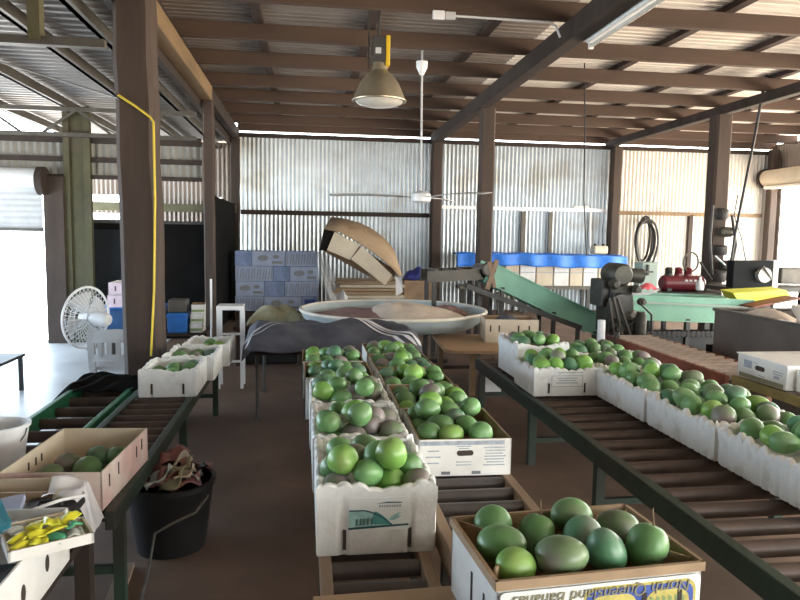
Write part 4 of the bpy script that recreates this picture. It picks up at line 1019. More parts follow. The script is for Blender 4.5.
tag(build(heap(1.56, 7.40, .24, .30, zt-.075, .09, 6), 'brown_cloth', M['brown_cloth'], smooth=True), 'brown cloth at the right end of the round tub', 'cloth')
t = T('folding_table', 'low pipe legged table under the striped dark cloth', 'table', (.17, 5.4, 0))
b = B(); b.bb(-.40, .78, 5.12, 6.1, .50, .53); build(b, 'top', M['timber_dark'], t)
for (x, y) in ((-.36, 5.15), (.74, 5.15), (-.36, 6.06), (.74, 6.06)):
    b = B(); b.tube([(x, y, 0), (x, y, .50)], .014, 8); b.lathe([(.03, 0), (.03, .012), (0, .012)], (x, y, 0), 12); build(b, 'leg', M['steel_dark'], t, smooth=True)
def cloth(u, v):
    x = -.46+1.34*u; y = 5.0+1.20*v
    z = .60+.055*math.sin(math.pi*min(1, v*1.05))+.05*math.sin(2.2*math.pi*u+.2)**2*math.sin(math.pi*min(1, v*1.2))+.012*math.sin(14*u+3*v)+.016*math.sin(9*u-7*v)+.008*math.sin(23*u+11*v)
    e = max(0, .10-v)/.10; z -= .06*e+.022*e*math.sin(11*u)
    e2 = max(0, .05-u)/.05+max(0, u-.95)/.05; z -= .06*e2
    return Vector((x, y, z))
t = tag(build(B().grid(cloth, 90, 60), 'striped_cloth', M['tarp_dark'], smooth=True, solid=.006), 'slate grey cloth with white stripes spread over the low table', 'cloth')
off = t.location.copy()
for (pts, wd) in (([(.0, .12), (.08, .34), (.22, .52), (.42, .60), (.58, .58)], .028), ([(.02, .06), (.12, .28), (.25, .45), (.42, .52), (.56, .50)], .020), ([(.60, .85), (.72, .50), (.84, .22), (.96, .02)], .024), ([(.64, .88), (.76, .53), (.88, .25), (1.0, .06)], .034), ([(.56, .80), (.68, .45), (.80, .18), (.90, .01)], .020)):
    b = B()
    def strip(u, v):
        q = v*(len(pts)-1); i = min(int(q), len(pts)-2); f = q-i
        a = pts[i][0]*(1-f)+pts[i+1][0]*f+(u-.5)*wd; c = pts[i][1]*(1-f)+pts[i+1][1]*f+(u-.5)*wd*.4
        return cloth(min(1, max(0, a)), min(1, max(0, c)))+Vector((0, 0, .009))-off
    b.grid(strip, 4, 60); build(b, 'stripe', M['white_cloth'], t, local=True, smooth=True)
# sack and dark bundle left of the tub
b = B()
b.grid(lambda u, v: Vector((-.62+.62*u, 7.35+.5*v, .42+.19*(math.sin(math.pi*u)*math.sin(math.pi*v))**.5+.02*math.sin(15*u+7*v))), 24, 16)
tag(build(b, 'sack', M['sack'], smooth=True, solid=.01), 'lumpy olive sack left of the round tub', 'sack')
t = T('low_bench', 'dark low bench under the olive sack', 'bench', (-.3, 7.6, 0))
b = B(); b.bb(-.75, .0, 7.25, 7.95, .38, .42); build(b, 'top', M['timber_dark'], t)
for (x, y) in ((-.7, 7.3), (-.05, 7.3), (-.7, 7.9), (-.05, 7.9)): b = B(); b.bb(x-.025, x+.025, y-.025, y+.025, 0, .38); build(b, 'leg', M['timber_dark'], t)
b = B(); b.bb(-.68, -.08, 7.35, 7.88, 0, .36); tag(build(b, 'black_crate', M['plastic_black'], bevel=.02), 'black crate under the low bench of the olive sack', 'crate')

# ------------------------------------------------------------------ brown table with carton, white bin
t = T('wooden_table', 'brown topped table with pale legs left of the right conveyor', 'table', (1.55, 6.15, 0))
ZT = .43
b = B(); pts = [(1.20, 5.75), (1.25, 5.68), (1.85, 5.58), (2.25, 5.70), (2.25, 6.6), (1.25, 6.6)]
b.poly([Vector((x, y, ZT-.03)) for x, y in pts], (0, 0, .03)); build(b, 'top', M['plyboard'], t, bevel=.004)
for (x, y) in ((1.30, 6.4), (1.47, 5.80), (2.2, 5.85), (2.2, 6.5)):
    b = B(); b.bb(x-.024, x+.024, y-.024, y+.024, 0, ZT-.03); build(b, 'leg', M['beam_tan'], t)
b = B(); b.bb(1.32, 2.18, 6.39, 6.41, .12, .15); build(b, 'brace', M['timber_mid'], t)
tb = carton('open tan carton standing on the brown topped table', 1.92, 6.22, ZT+.001, .50, .34, .215, -.12, 'card_cream', 'card_brown', holes=False)
for x_ in (-.20, -.12, .06, .16): b = B(); b.box((x_, -.1708, .13), (.014, .002, .06)); build(b, 'slot', M['hole'], tb, local=True)
b = B(); b.grid(lambda u, v: Vector((1.76+.26*u, 6.12+.2*v, .60+.07*math.sin(math.pi*u)*math.sin(math.pi*v)+.012*math.sin(19*u+11*v))), 16, 12)
tag(build(b, 'black_bag', M['tarp_dark'], smooth=True, solid=.006), 'dark plastic bag poking out of the tan carton', 'bag')
wb = T('white_bin', 'small white bin with a black liner left of the right conveyor legs', 'bin', (1.66, 5.85, 0))
b = B(); b.lathe([(.095, 0), (.125, .20), (.13, .20), (.13, .215), (.118, .215), (.09, .01), (0, .01)], (1.66, 5.85, .0), 4, Matrix.Rotation(math.pi/4, 3, 'Z')); build(b, 'body', M['plastic_white'], wb, bevel=.004)
b = B(); b.grid(lambda u, v: Vector((1.58+.16*u, 5.77+.16*v, .20+.12*math.sin(math.pi*u)*math.sin(math.pi*v)+.02*math.sin(15*u+9*v))), 14, 12); build(b, 'liner', M['plastic_black'], wb, smooth=True)

# ------------------------------------------------------------------ inclined green conveyor
def incl(name, label, A, Bp, w, h, m, legs, belt='steel_dark', group='green enamelled conveyors'):
    A, Bp = Vector(A), Vector(Bp); t = T(name, label, 'conveyor', (A.x, A.y, 0), 0, group)
    d = (Bp-A).normalized(); upv = Vector((0, -1, 0)).cross(d) if False else Vector((-d.z, 0, d.x))
    for s in (0, 1):
        b = B(); o = Vector((0, w*s, 0)); b.bar(A+o, Bp+o, .02, h, upv)
        b.bar(A+o+upv*(h/2), Bp+o+upv*(h/2), .05, .018, upv); b.bar(A+o-upv*(h/2), Bp+o-upv*(h/2), .05, .014, upv)
        build(b, 'side_plate', M[m], t)
    o = Vector((0, w/2, 0)); b = B(); b.bar(A+o+upv*(h*.25), Bp+o+upv*(h*.25), w-.06, .03, upv); build(b, 'belt', M[belt], t)
    for P_ in (A, Bp):
        b = B(); b.tube([P_+Vector((0, .03, 0)), P_+Vector((0, w-.03, 0))], h*.36, 16); build(b, 'end_drum', M['roller'], t, smooth=True)
    for q in legs:
        for s in (0, 1):
            p = A+(Bp-A)*q+Vector((0, w*s, 0)); b = B(); b.bb(p.x-.022, p.x+.022, p.y-.022, p.y+.022, 0, p.z-h*.4); build(b, 'leg', M['steel_dark'], t)
    return t
Yi = 7.7
A = atY(488, 272, Yi); Bb = atY(606, 329, Yi)
ic = incl('inclined_conveyor', 'green inclined belt conveyor sloping down from the middle post', A, Bb, .5, .235, 'green_conv', (.12, .55, .9))
b = B()
for px, py, pz in ((498, 292, 314), (513, 296, 312)): p = atY(px, py, Yi-.06); q = atY(px, pz, Yi-.06); b.tube([p, q], .018, 8)
build(b, 'bracket', M['steel_grey'], ic)
# old grey roller frame feeding its top
t = T('feed_frame', 'old grey machine frame at the top of the inclined green conveyor', 'frame', (1.75, 8.0, 0))
p0 = atY(424, 272, 8.0); p1 = atY(483, 272, 8.0)
for k, y in enumerate((7.75, 8.25)):
    b = B(); b.bar((p0.x, y, .93), (p1.x, y, .97), .04, .13); build(b, 'side_beam', M['steel_grey'], t)
    for x in (p0.x+.08, p1.x-.1): b = B(); b.bb(x-.025, x+.025, y-.025, y+.025, 0, .88); build(b, 'leg', M['steel_dark'], t)
for k in range(5): x = p0.x+.12+.17*k; b = B(); b.tube([(x, 7.77, .985), (x, 8.23, .985)], .03, 10); build(b, 'roller', M['roller'], t, smooth=True)
b = B(); b.lathe([(0, -.05), (.075, -.05), (.09, 0), (.075, .05), (0, .05)], (p1.x-.02, 7.66, 1.03), 18, Matrix.Rotation(math.pi/2, 3, 'X')); build(b, 'pulley', M['steel_grey'], t, smooth=True)
b = B(); b.bar((p1.x-.05, 7.62, .80), (p1.x+.06, 7.62, 1.14), .04, .05); b.bar((p1.x+.04, 7.62, .82), (p1.x-.03, 7.62, 1.12), .03, .04); build(b, 'bearing_arm', M['pine'], t)
b = B(); b.bar((p1.x-.3, 7.60, .84), (p1.x+1.1, 7.60, .35), .05, .06); build(b, 'lower_strut', M['steel_dark'], t)
b = B(); b.tube([atY(601.5, 320, 5.75), Vector((atY(601.5, 345, 5.75).x, 5.75, 0))], .034, 14)
tag(build(b, 'white_pipe', M['plastic_white'], smooth=True), 'short white pipe standing upright behind the right foam boxes', 'pipe')
b = B(); b.tube([atY(617, 332, 5.95), Vector((atY(617, 345, 5.95).x, 5.95, 0))], .025, 12)
tag(build(b, 'steel_stake', M['steel_dark'], smooth=True), 'dark steel stake by the near end of the rusty red conveyor', 'stake')

# horizontal green conveyor
Yh = 7.0
A = atY(622, 307, Yh); Bb = atY(752, 312, Yh)
hc = incl('belt_conveyor', 'long level pale green belt conveyor beyond the rusty red one', A, Bb, .5, .26, 'green_conv', (.08, .5, .95))
p = atY(622, 336, Yh); q = atY(742, 336, Yh)
b = B()
for k in range(26):
    x = p.x+(q.x-p.x)*k/25; b.lathe([(0, -.05), (.035, -.05), (.035, .05), (0, .05)], (x, Yh-.02, p.z+.03), 10, Matrix.Rotation(math.pi/2, 3, 'X'))
b.bb(p.x, q.x, Yh, Yh+.35, p.z-.10, p.z+.02); build(b, 'return_chain', M['rubber'], hc)
b = B(); b.bar(atY(628, 302, Yh-.04), atY(748, 307, Yh-.04), .03, .02); build(b, 'seam_rail', M['teal_case'], hc)

# greasy gearbox and motor at the foot of the incline
mx, my = 3.10, 6.62
t = T('gearbox_machine', 'greasy dark gearbox and motor between the two green conveyors', 'machine', (mx, my, 0))
P_ = lambda px, py: atY(px, py, my)
def Mbox(n, x0, y0, x1, y1, d0, d1, m='machine', bev=.015):
    a = P_(x0, y1); c = P_(x1, y0); b = B(); b.bb(a.x, c.x, my+d0, my+d1, a.z, c.z); return build(b, n, M[m], t, bevel=bev)
Mbox('stand', 604, 330, 634, 392, -.10, .2, 'steel_dark')
Mbox('housing', 603, 285, 628, 332, -.14, .2)
Mbox('side_plate', 597, 279, 608, 306, -.1, .2, 'steel_dark')
c = P_(616, 274); b = B(); b.lathe([(0, -.16), (.10, -.155), (.115, -.12), (.115, .14), (.09, .17), (0, .17)], (c.x, my, c.z), 22, Matrix.Rotation(math.pi/2, 3, 'X')); build(b, 'motor', M['machine'], t, smooth=True)
c = P_(631, 325); b = B(); b.lathe([(0, -.16), (.06, -.155), (.068, -.13), (.068, .13), (.05, .16), (0, .16)], (c.x, my-.18, c.z), 18); build(b, 'reservoir', M['machine'], t, smooth=True)
c = P_(612, 305); b = B(); b.lathe([(0, -.03), (.13, -.03), (.14, 0), (.13, .03), (0, .03)], (c.x, my-.18, c.z), 24, Matrix.Rotation(math.pi/2, 3, 'X')); build(b, 'flywheel', M['steel_dark'], t, smooth=True)
c = P_(628, 275); d = P_(642, 276); b = B(); b.tube([(c.x, my, c.z), (d.x, my, d.z)], .075, 18); build(b, 'side_motor', M['machine'], t, smooth=True)
for k, pp in enumerate((((606, 290), (600, 310), (610, 330), (626, 318)), ((622, 292), (638, 292), (648, 288)), ((628, 300), (640, 312), (640, 330), (634, 345)))):
    b = B(); b.tube([Vector((P_(*z).x, my-.2-.02*k, P_(*z).z)) for z in pp], .011, 6); build(b, 'hose', M['rubber'] if k != 1 else M['plastic_grey'], t, smooth=True)
for k, (px, py, r_) in enumerate(((606, 283, .05), (622, 312, .05), (609, 326, .06), (633, 300, .035), (627, 288, .045))):
    c = P_(px, py); b = B(); b.lathe([(0, -.05), (r_, -.05), (r_*1.1, -.02), (r_*1.1, .01), (r_*.6, .03), (r_*.6, .05), (0, .05)], (c.x, my-.2, c.z), 14, Matrix.Rotation(math.pi/2, 3, 'X')); build(b, 'bearing_cap', M['steel_grey'] if k % 2 else M['machine'], t, smooth=True)
for k in range(3):
    a_ = P_(600+4*k, 296); c_ = P_(606+9*k, 345); b = B(); b.tube([(a_.x, my-.22, a_.z), (c_.x, my-.24, c_.z)], .010, 6); build(b, 'rod', M['steel_grey'], t, smooth=True)
for k, (pa, pb_) in enumerate(((645, 672), (676, 700), (704, 722))):
    a_ = atY(pa, 368, 7.9); c_ = atY(pb_, 340, 7.9); b = B(); b.bb(a_.x, c_.x, 7.75, 8.1, 0, c_.z); 
    tag(build(b, 'black_crate', M['plastic_black'], bevel=.02), ('black crate under the level green conveyor, nearest the gearbox', 'middle black crate under the level green conveyor', 'black crate under the level green conveyor, nearest the grey bin')[k], 'crate', 'black crates under the level conveyor')
# things standing on and behind the level conveyor
b = B(); a = atY(637, 288, 7.25); c = atY(654, 262, 7.25); a.z -= .06; b.bb(a.x, c.x, 7.15, 7.35, a.z, c.z)
t = T('control_cabinet', 'grey green cabinet on the level conveyor below the coiled hose', 'cabinet', ((a.x+c.x)/2, 7.25, a.z)); build(b, 'body', M['teal_case'], t, bevel=.01)
b = B(); q = atY(648, 270, 7.13); b.box((q.x, 7.135, q.z), (.02, .03, .12)); b.box((q.x, 7.13, q.z-.02), (.12, .02, .02)); build(b, 'latch', M['steel_dark'], t)
b = B(); q = atY(648, 286, 6.98); b.grid(lambda u, v: Vector((q.x-.08+.16*u, 6.93+.1*v, q.z-.03+.06*math.sin(math.pi*u)*math.sin(math.pi*v)+.012*math.sin(13*u+8*v))), 12, 10)
tag(build(b, 'rag', M['pink_rag'], smooth=True, solid=.008), 'bright pink red rag on the level green conveyor', 'rag')
b = B(); b.tube([atY(640, 284, 6.93), atY(636, 290, 6.93), atY(622, 294, 6.93)], .010, 8); tag(build(b, 'hose', M['plastic_white'], smooth=True), 'short white hose by the pink red rag', 'hose')
Yr = 8.0
t = T('workbench', 'dark workbench behind the level green conveyor', 'bench', (5.2, 8.1, 0))
zb_ = atY(680, 291, Yr).z
b = B(); b.bb(4.15, 5.10, 7.75, 8.45, zb_-.04, zb_); build(b, 'top', M['steel_dark'], t)
for (x, y) in ((4.2, 7.8), (5.05, 7.8), (4.2, 8.4), (5.05, 8.4)): b = B(); b.bb(x-.03, x+.03, y-.03, y+.03, 0, zb_-.04); build(b, 'leg', M['steel_dark'], t)
a = atY(661, 278, Yr); c = atY(703, 278, Yr)
t = T('air_compressor', 'dark red engine with a long tank on the workbench', 'engine', ((a.x+c.x)/2, Yr, zb_))
b = B(); b.tube([(a.x, Yr, zb_+.10), (a.x+.03, Yr, zb_+.10), (c.x-.03, Yr, zb_+.10), (c.x, Yr, zb_+.10)], [.07, .10, .10, .07], 20); build(b, 'tank', M['red_tank'], t, smooth=True)
for x in (a.x+.08, c.x-.08): b = B(); b.bb(x-.03, x+.03, Yr-.08, Yr+.08, zb_, zb_+.04); build(b, 'foot', M['steel_dark'], t)
for k in range(3): x = a.x+.1+.13*k; b = B(); b.lathe([(.05, 0), (.05, .03), (.04, .03), (.05, .05), (.04, .06), (.05, .08), (.03, .11), (0, .11)], (x, Yr, zb_+.19), 14); build(b, 'cylinder_head', M['red_tank'] if k else M['machine'], t, smooth=True)
b = B(); q = atY(690, 262, Yr); b.tube([(q.x+.10*math.cos(z), Yr-.02, q.z+.12*math.sin(z)) for z in [2*math.pi*k/24 for k in range(24)]], .012, 6, closed=True); build(b, 'wheel_guard', M['steel_grey'], t, smooth=True)
for x in (-.06, .0, .06): b = B(); b.bar((a.x+.35+x, Yr-.09, zb_+.09), (a.x+.35+x, Yr-.09, zb_+.15), .035, .01); build(b, 'plate', M['plastic_grey'], t)
b = B(); q = atY(699.5, 290, 7.2); b.lathe([(.04, 0), (.045, .01), (.045, .07), (.015, .12), (.015, .15), (0, .15)], (q.x, 7.2, q.z), 14)
tag(build(b, 'bottle', M['plastic_white'], smooth=True), 'small white bottle on the far end of the level green conveyor', 'bottle')
# machinery bolted to the thick post
t = T('post_machinery', 'dark pump gear bolted to the foot of the thick right post', 'machine', (5.66, 8.75, .8))
for k, (px, py, r_, l_) in enumerate(((722, 214, .085, .16), (726, 232, .07, .2), (720, 250, .10, .14), (727, 266, .08, .2), (718, 276, .11, .16))):
    q = atY(px, py, 8.72); b = B(); b.lathe([(0, -l_/2), (r_*.8, -l_/2), (r_, -l_*.3), (r_, l_*.3), (r_*.7, l_/2), (0, l_/2)], (q.x, 8.72, q.z), 16, Matrix.Rotation(math.pi/2*(k % 2), 3, 'Y')); build(b, 'pump', M['machine'] if k % 2 else M['steel_dark'], t, smooth=True)
for k, pp in enumerate((((713, 205), (710, 240), (712, 275)), ((732, 215), (736, 245), (728, 285)), ((718, 270), (712, 280), (700, 262)), ((736, 283), (725, 265), (715, 256)))):
    b = B(); b.tube([atY(x, y, 8.66) for x, y in pp], .02 if k < 2 else .014, 8); build(b, 'pipe', M['steel_dark'] if k != 3 else M['galv'], t, smooth=True)

# engine hood on its stand, yellow chute, right edge
Ye = 7.6
t = T('side_bench', 'dark steel bench at the far right under the engine hood', 'bench', (5.8, 7.8, 0))
zq = atY(760, 288, Ye).z
b = B(); b.bb(5.12, 6.6, 7.58, 8.2, zq-.05, zq); build(b, 'top', M['steel_dark'], t)
for (x, y) in ((5.16, 7.62), (6.5, 7.62), (5.16, 8.15), (6.5, 8.15)): b = B(); b.bb(x-.03, x+.03, y-.03, y+.03, 0, zq-.05); build(b, 'leg', M['steel_dark'], t)
a = atY(731, 285, Ye); c = atY(774, 261, Ye)
t = T('engine_hood', 'dark fronted engine box with a pale end on the side bench', 'engine', ((a.x+c.x)/2, Ye+.2, zq))
b = B(); b.bb(a.x+.02, c.x, Ye, Ye+.14, zq, c.z); build(b, 'casing', M['black_door'], t, bevel=.008)
b = B(); b.bb(c.x+.001, c.x+.07, Ye+.0, Ye+.15, zq, c.z+.01); build(b, 'end_panel', M['plastic_white'], t, bevel=.005)
q = atY(762, 275, Ye); b = B(); b.lathe([(0, -.07), (.075, -.07), (.09, -.03), (.09, .03), (0, .03)], (q.x, Ye-.03, q.z), 18, Matrix.Rotation(math.pi/2, 3, 'X')); build(b, 'filter', M['plastic_grey'], t, smooth=True)
b = B(); b.tube([(q.x+.1, Ye-.05, q.z-.06), (q.x-.05, Ye-.08, q.z+.11), (q.x-.12, Ye-.04, q.z+.02)], .012, 6); build(b, 'pipe', M['steel_grey'], t, smooth=True)
b = B(); pts = [(733, 293), (786, 290), (792, 296), (752, 305), (738, 301)]
b.poly([atY(x, y, 7.0) for x, y in pts], (0, .25, .02)); tag(build(b, 'yellow_chute', M['yellow_bright'], bevel=.005), 'bright yellow sheet metal chute below the engine box', 'chute')
b = B(); b.bar(atY(745, 306, 6.9), atY(792, 297, 6.9), .3, .02); tag(build(b, 'brown_flap', M['rust']), 'brown sloping flap under the yellow chute', 'flap')
b = B(); a = atY(783, 287, 8.2); b.bb(a.x, a.x+.7, 8.25, 8.6, zq, zq+.22); tag(build(b, 'grey_box', M['steel_grey'], bevel=.02), 'grey box at the right edge in front of the bright doorway', 'box')
# big grey bin with sacks and funnel
t = T('grey_bin', 'large dark grey open bin in front of the yellow chute', 'bin', (4.15, 5.1, 0))
b = B(); x0, x1, y0, y1, z1 = 3.66, 4.7, 4.3, 5.65, .79
for (xa, xb, ya, yb2) in ((x0, x1, y0, y0+.025), (x0, x1, y1-.025, y1), (x0, x0+.025, y0+.025, y1-.025), (x1-.025, x1, y0+.025, y1-.025)): b.bb(xa, xb, ya, yb2, .12, z1)
b.bb(x0, x1, y0, y1, .10, .12); build(b, 'body', M['grey_bin'], t)
b = B()
for (p_, q_) in (((x0, y0), (x1, y0)), ((x1, y0), (x1, y1)), ((x1, y1), (x0, y1)), ((x0, y1), (x0, y0))): b.bar((*p_, z1), (*q_, z1), .05, .025)
build(b, 'rim', M['steel_grey'], t)
for (x, y) in ((x0+.05, y0+.05), (x1-.05, y0+.05), (x0+.05, y1-.05), (x1-.05, y1-.05)): b = B(); b.bb(x-.04, x+.04, y-.04, y+.04, 0, .10); build(b, 'foot', M['steel_dark'], t)
b = B(); b.bb(x0+.03, x1-.03, y0+.03, y1-.03, .60, .70); tag(build(b, 'bin_fill', M['brown_cloth'], bevel=.03), 'brown folded bags filling the large grey bin', 'bags')
b = B(); b.grid(lambda u, v: Vector((3.68+.30*u, 4.85+.62*v, .715+.12*(math.sin(math.pi*u)*math.sin(math.pi*v))**.6+.015*math.sin(14*u+9*v))), 18, 14)
tag(build(b, 'paper_sack', M['hessian'], smooth=True, solid=.008), 'crumpled tan paper sack lying on the rim of the grey bin', 'sack')
b = B(); q = Vector((3.80, 4.74, .70)); b.lathe([(.10, 0), (.10, .02), (.045, .05), (.035, .10), (.04, .13), (.075, .18), (.08, .22), (.07, .22), (.03, .14), (0, .14)], q, 20)
tag(build(b, 'funnel', M['hessian'], smooth=True), 'pale funnel standing on the bags in the grey bin', 'funnel')

# closed white carton at the right edge
t = T('closed_carton', 'closed white mango carton with a dark hand hole at the right edge', 'carton', (3.18, 3.93, .501))
b = B(); b.bb(2.91, 3.42, 3.72, 4.20, .501, .652); build(b, 'body', M['card_white'], t, bevel=.006)
b = B(); b.bb(2.902, 3.428, 3.712, 4.208, .652, .660); build(b, 'lid', M['card_white'], t, bevel=.002)
b = B(); pts = [Vector((2.9092, 3.97+.05*(1 if math.cos(z) > 0 else -1)*.55+.020*math.cos(z), .590+.016*math.sin(z))) for z in [2*math.pi*k/16 for k in range(16)]]
b.poly(pts, (.002, 0, 0)); build(b, 'hand_hole', M['hole'], t)
b = B()
for (y, z, w_, h_) in ((4.09, .60, .08, .05), (3.80, .60, .09, .006), (3.80, .585, .08, .006), (3.81, .565, .05, .02), (3.95, .545, .06, .006), (4.02, .62, .04, .004)): b.box((2.9088, y, z), (.0016, w_, h_))
build(b, 'print_mark', M['ink_grey'], t)
b = B(); b.box((2.9086, 3.96, .520), (.0018, .43, .028)); build(b, 'print_band', M['ink_olive'], t)
b = B(); b.bb(2.955, 3.415, 3.45, 3.70, .501, .64); tag(build(b, 'white_carton', M['plastic_white'], bevel=.012), 'plain white carton in front of the closed mango carton', 'carton')

# ------------------------------------------------------------------ bench under the blue tarpaulin at the back wall
t = T('wall_bench', 'long low shelf along the back wall under the blue tarpaulin', 'bench', (4.9, 12.2, 0))
zs = atY(560, 286, 12.0).z
b = B(); b.bb(2.75, 6.4, 11.95, 12.30, zs-.06, zs); build(b, 'top', M['steel_grey'], t)
for x in (2.85, 4.0, 5.2, 6.3):
    for y in (12.0, 12.26): b = B(); b.bb(x-.03, x+.03, y-.03, y+.03, 0, zs-.06); build(b, 'leg', M['steel_dark'], t)
xs = [atY(p, 275, 12.0).x for p in (505, 519.5, 536, 553.5, 569.5, 583, 598, 612)]
for k in range(len(xs)-1):
    t = T('white_carton', f'white carton on the back shelf under the blue tarpaulin, {ORD[k]} from the left', 'carton', ((xs[k]+xs[k+1])/2, 12.2, zs), 0, 'white cartons under the blue tarpaulin')
    h = .52 if k not in (4, 5) else .50
    b = B(); b.bb(xs[k]+.012, xs[k+1]-.012, 12.0, 12.28, zs+.001, zs+h); build(b, 'box', M['card_white'] if k % 2 else M['card_cream'], t, bevel=.008)
    b = B(); b.bb(xs[k]+.02, xs[k+1]-.02, 11.996, 12.0, zs+.24, zs+.255); build(b, 'tape_line', M['ink_grey'], t)
p0 = atY(456, 268, 11.95); p1 = atY(626, 268, 11.95)
b = B()
def tarpf(u, v):
    x = p0.x+(p1.x-p0.x)*u; zt_ = zs+.575+.010*math.sin(5*u)+.006*math.sin(37*u)
    edge = .10*max(0, u-.93)/.07
    if v < .45: q = v/.45; return Vector((x, 11.90+.02*math.sin(40*u)-.02*(1-q), zt_-.235*(1-q)*(1-edge*3)*(.93+.05*math.sin(9*u+2)+.02*math.sin(31*u))))
    q = (v-.45)/.55; return Vector((x, 11.92+.36*q, zt_+.02*math.sin(17*u+4*q)))
b.grid(tarpf, 90, 14)
tag(build(b, 'blue_tarpaulin', M['blue_tarp'], smooth=True, solid=.006), 'long bright blue tarpaulin laid over the white cartons by the wall', 'tarpaulin')
b = B(); p = atY(404, 277, 11.6); b.grid(lambda u, v: Vector((p.x+.50*u, 11.5+.3*v, p.z-.04+.20*(math.sin(math.pi*u)*math.sin(math.pi*v))**.6+.02*math.sin(15*u))), 16, 12)
tag(build(b, 'navy_bag', M['navy_bag'], smooth=True, solid=.008), 'navy blue bag beside the tip of the brown carton', 'bag')
b = B(); b.bb(p.x-.02, p.x+.52, 11.45, 11.85, .142, p.z-.05); tag(build(b, 'wooden_crate', M['pine'], bevel=.01), 'pale crate under the navy blue bag', 'crate')
b = B(); b.bb(p.x-.04, p.x+.54, 11.4, 11.9, 0, .14); tag(build(b, 'skid', M['timber_dark']), 'dark skid under the pale crate by the wall', 'skid')
p = atY(600, 255, 12.1)
t = T('jerry_can', 'cream jerry can on the right end of the blue tarpaulin', 'can', (p.x, 12.15, p.z))
b = B(); b.bb(p.x-.14, p.x+.14, 12.05, 12.25, zs+.60, p.z+.17); build(b, 'body', M['card_cream'], t, bevel=.03)
for s in (-.08, .08): b = B(); b.tube([(p.x+s, 12.15, p.z+.16), (p.x+s, 12.15, p.z+.21)], .03, 12); build(b, 'cap', M['plastic_black'], t, smooth=True)
# coiled hose on the wall, conduit pipe
c = atY(644, 240, 12.4)
t = T('coiled_hose', 'coil of black hose hanging on the pale right wall', 'hose', (c.x, 12.42, c.z))
for k in range(5):
    b = B(); rx = .13+.022*k; rz_ = .40+.035*((k*2) % 3)
    b.tube([(c.x+rx*math.cos(z)*(1+.12*math.sin(z))+.02*math.sin(2*k), 12.43-.03*k, c.z-.02*k+rz_*math.sin(z)) for z in [2*math.pi*q/36 for q in range(36)]], .022, 8, closed=True); build(b, 'loop', M['rubber'] if k % 2 else M['steel_dark'], t, smooth=True)
b = B(); b.tube([(c.x, 12.56, c.z+.38), (c.x, 12.35, c.z+.38), (c.x, 12.33, c.z+.43)], .015, 8); build(b, 'hook', M['steel_dark'], t)
b = B(); pp = [atY(574, 207, 12.56), atY(588, 207, 12.56), atY(590, 211, 12.56), atY(590, 250, 12.56)]
b.tube(pp, .025, 8); tag(build(b, 'white_pipe', M['plastic_white'], smooth=True), 'white pipe bent down the wall above the jerry can', 'pipe')

# ------------------------------------------------------------------ overhead: lamp, fan, tube light, cables
lx, ly = .65, 6.2
t = T('high_bay_lamp', 'large bell shaped high bay lamp with a yellow sided ballast', 'lamp', (lx, ly, 2.58))
b = B(); b.lathe([(.235, 2.60), (.232, 2.615), (.215, 2.66), (.175, 2.75), (.125, 2.82), (.07, 2.865), (.06, 2.93), (.055, 2.93), (.06, 2.87), (.12, 2.81), (.17, 2.74), (.21, 2.655), (.225, 2.605)], (lx, ly, 0), 40); build(b, 'reflector', M['lamp_metal'], t, smooth=True)
b = B(); b.tube([(lx+.232*math.cos(a), ly+.232*math.sin(a), 2.603) for a in [2*math.pi*k/48 for k in range(48)]], .012, 8, closed=True); build(b, 'rim_ring', M['lamp_metal'], t, smooth=True)
b = B(); b.lathe([(.222, 2.602), (.19, 2.575), (.12, 2.555), (0, 2.548)], (lx, ly, 0), 32); build(b, 'lens', M['lamp_glass'], t, smooth=True)
b = B(); b.bb(lx-.075, lx+.045, ly-.06, ly+.06, 2.93, 3.15); build(b, 'ballast', M['steel_dark'], t, bevel=.006)
b = B(); b.bb(lx+.047, lx+.085, ly-.065, ly+.065, 2.90, 3.16); build(b, 'ballast_side', M['yellow'], t, bevel=.008)
b = B(); b.bb(lx-.045, lx+.005, ly-.063, ly-.06, 3.00, 3.05); build(b, 'rating_plate', M['plastic_grey'], t)
b = B(); b.tube([(lx-.01, ly, 3.14), (lx-.01, ly+.0, ZR+.14)], .012, 8); b.tube([(lx-.10, ly, 2.87), (lx-.10, ly, ZR+.14)], .007, 6); build(b, 'hanger', M['steel_dark'], t)
fx, fy_ = 1.23, 7.4
t = T('ceiling_fan', 'white ceiling fan on a long rod in front of the wall post', 'fan', (fx, fy_, 1.75))
b = B(); b.lathe([(.065, 3.26), (.06, 3.20), (.03, 3.14), (.02, 3.12), (0, 3.12)], (fx, fy_, 0), 20); build(b, 'canopy', M['plastic_white'], t, smooth=True)
b = B(); b.tube([(fx, fy_, 3.38), (fx+.015, fy_, 1.88)], .011, 8); build(b, 'rod', M['plastic_grey'], t, smooth=True)
b = B(); b.lathe([(0, 1.90), (.05, 1.89), (.10, 1.86), (.11, 1.82), (.10, 1.78), (.04, 1.76), (0, 1.76)], (fx+.02, fy_, 0), 24); build(b, 'motor', M['plastic_white'], t, smooth=True)
for k, a in enumerate((math.pi*1.0-.06, math.pi*.33, -math.pi*.33)):
    b = B(); m = Matrix.Rotation(a, 3, 'Z')
    def bl(u, v):
        return m @ Vector((.20+.80*u, (v-.5)*(.11+.02*u), .02*(v-.5)+.012*math.sin(math.pi*u)))+Vector((fx+.02, fy_, 1.83))
    b.grid(bl, 14, 4); o = build(b, 'blade', M['plastic_grey'], t, smooth=True, solid=.006)
    b = B(); b.bar(m @ Vector((.09, 0, 1.82))+Vector((fx+.02, fy_, 0)), m @ Vector((.26, 0, 1.83))+Vector((fx+.02, fy_, 0)), .035, .008); build(b, 'blade_arm', M['steel_grey'], o)
t = T('tube_light', 'slim white tube light fitted beside the middle rafter', 'lamp', (2.47, 5.0, 3.0))
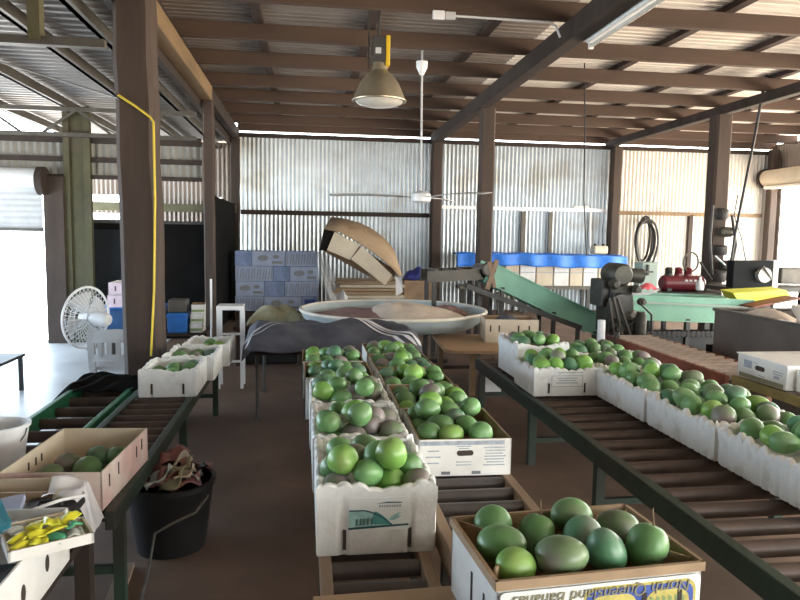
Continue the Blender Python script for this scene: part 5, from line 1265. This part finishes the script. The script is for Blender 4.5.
b = B(); b.bb(2.355, 2.43, 4.40, 5.70, 3.06, 3.11); build(b, 'batten', M['plastic_white'], t, bevel=.006)
b = B(); b.tube([(2.395, 4.43, 3.035), (2.395, 5.67, 3.035)], .018, 12); build(b, 'tube', M['lamp_glass'], t, smooth=True)
for y in (4.42, 5.68): b = B(); b.bb(2.375, 2.415, y-.012, y+.012, 3.01, 3.06); build(b, 'end_cap', M['plastic_white'], t)
y_ = 5.70
a = atY(433, 14, y_); c = atY(456, 14, y_)
t = T('junction_box', 'small white switch box with conduit on the near purlin', 'box', ((a.x+c.x)/2, y_, a.z-.03))
b = B(); b.bb(a.x, a.x+.10, y_, y_+.03, a.z-.035, a.z+.035); build(b, 'box', M['plastic_white'], t, bevel=.006)
b = B(); b.bb(a.x+.105, c.x, y_+.005, y_+.03, a.z-.03, a.z+.03); build(b, 'switch_plate', M['plastic_grey'], t, bevel=.004)
b = B(); q = atY(550, 22, y_); b.tube([(c.x, y_+.015, a.z), (q.x, y_+.015, a.z-.005), (q.x+.06, y_+.02, a.z-.03), (q.x+.10, y_+.02, a.z-.12)], .010, 8); build(b, 'conduit', M['plastic_grey'], t, smooth=True)
Yc2 = 7.9
b = B(); b.tube([atY(584, 12, Yc2)+Vector((0, 0, -.0)), atY(585, 120, Yc2), atY(584, 200, Yc2), atY(586, 245, Yc2), atY(587, 256, Yc2)], .008, 6)
tag(build(b, 'hanging_cable', M['rubber'], smooth=True), 'thin dark cable hanging straight down from the roof near the middle', 'cable')
b = B(); b.tube([atY(769, 64, 7.95), atY(762, 96, 8.05), atY(755, 135, 8.2), atY(748, 170, 8.4), atY(741, 205, 8.5), atY(735, 235, 8.6), atY(731, 262, 8.6)], .018, 8)
tag(build(b, 'hanging_cable', M['rubber'], smooth=True), 'thick dark hose curving down from the right rafter to the post gear', 'hose')
b = B(); b.tube([atY(738, 195, 8.7), atY(734, 215, 8.7), atY(742, 240, 8.7), atY(746, 262, 8.3)], .008, 6)
tag(build(b, 'cable', M['rubber'], smooth=True), 'thin cable looping off the right side of the thick post', 'cable')
b = B(); b.tube([atY(118, 95, 4.97), atY(135, 106, 4.97), atY(150, 117, 4.97), atY(153.5, 122, 4.97), atY(155, 200, 4.97), atY(154, 290, 4.97), atY(151, 356, 4.97)], .008, 8)
tag(build(b, 'extension_lead', M['yellow_cord'], smooth=True), 'yellow extension lead running down the broad timber post', 'lead')
b = B(); b.tube([atY(118, 98, 4.97), atY(60, 80, 5.5), atY(0, 62, 6.0), atY(-30, 55, 6.2)], .006, 6) 
tag(build(b, 'cable', M['steel_grey'], smooth=True), 'thin cable strung from the broad post under the left roof', 'cable')
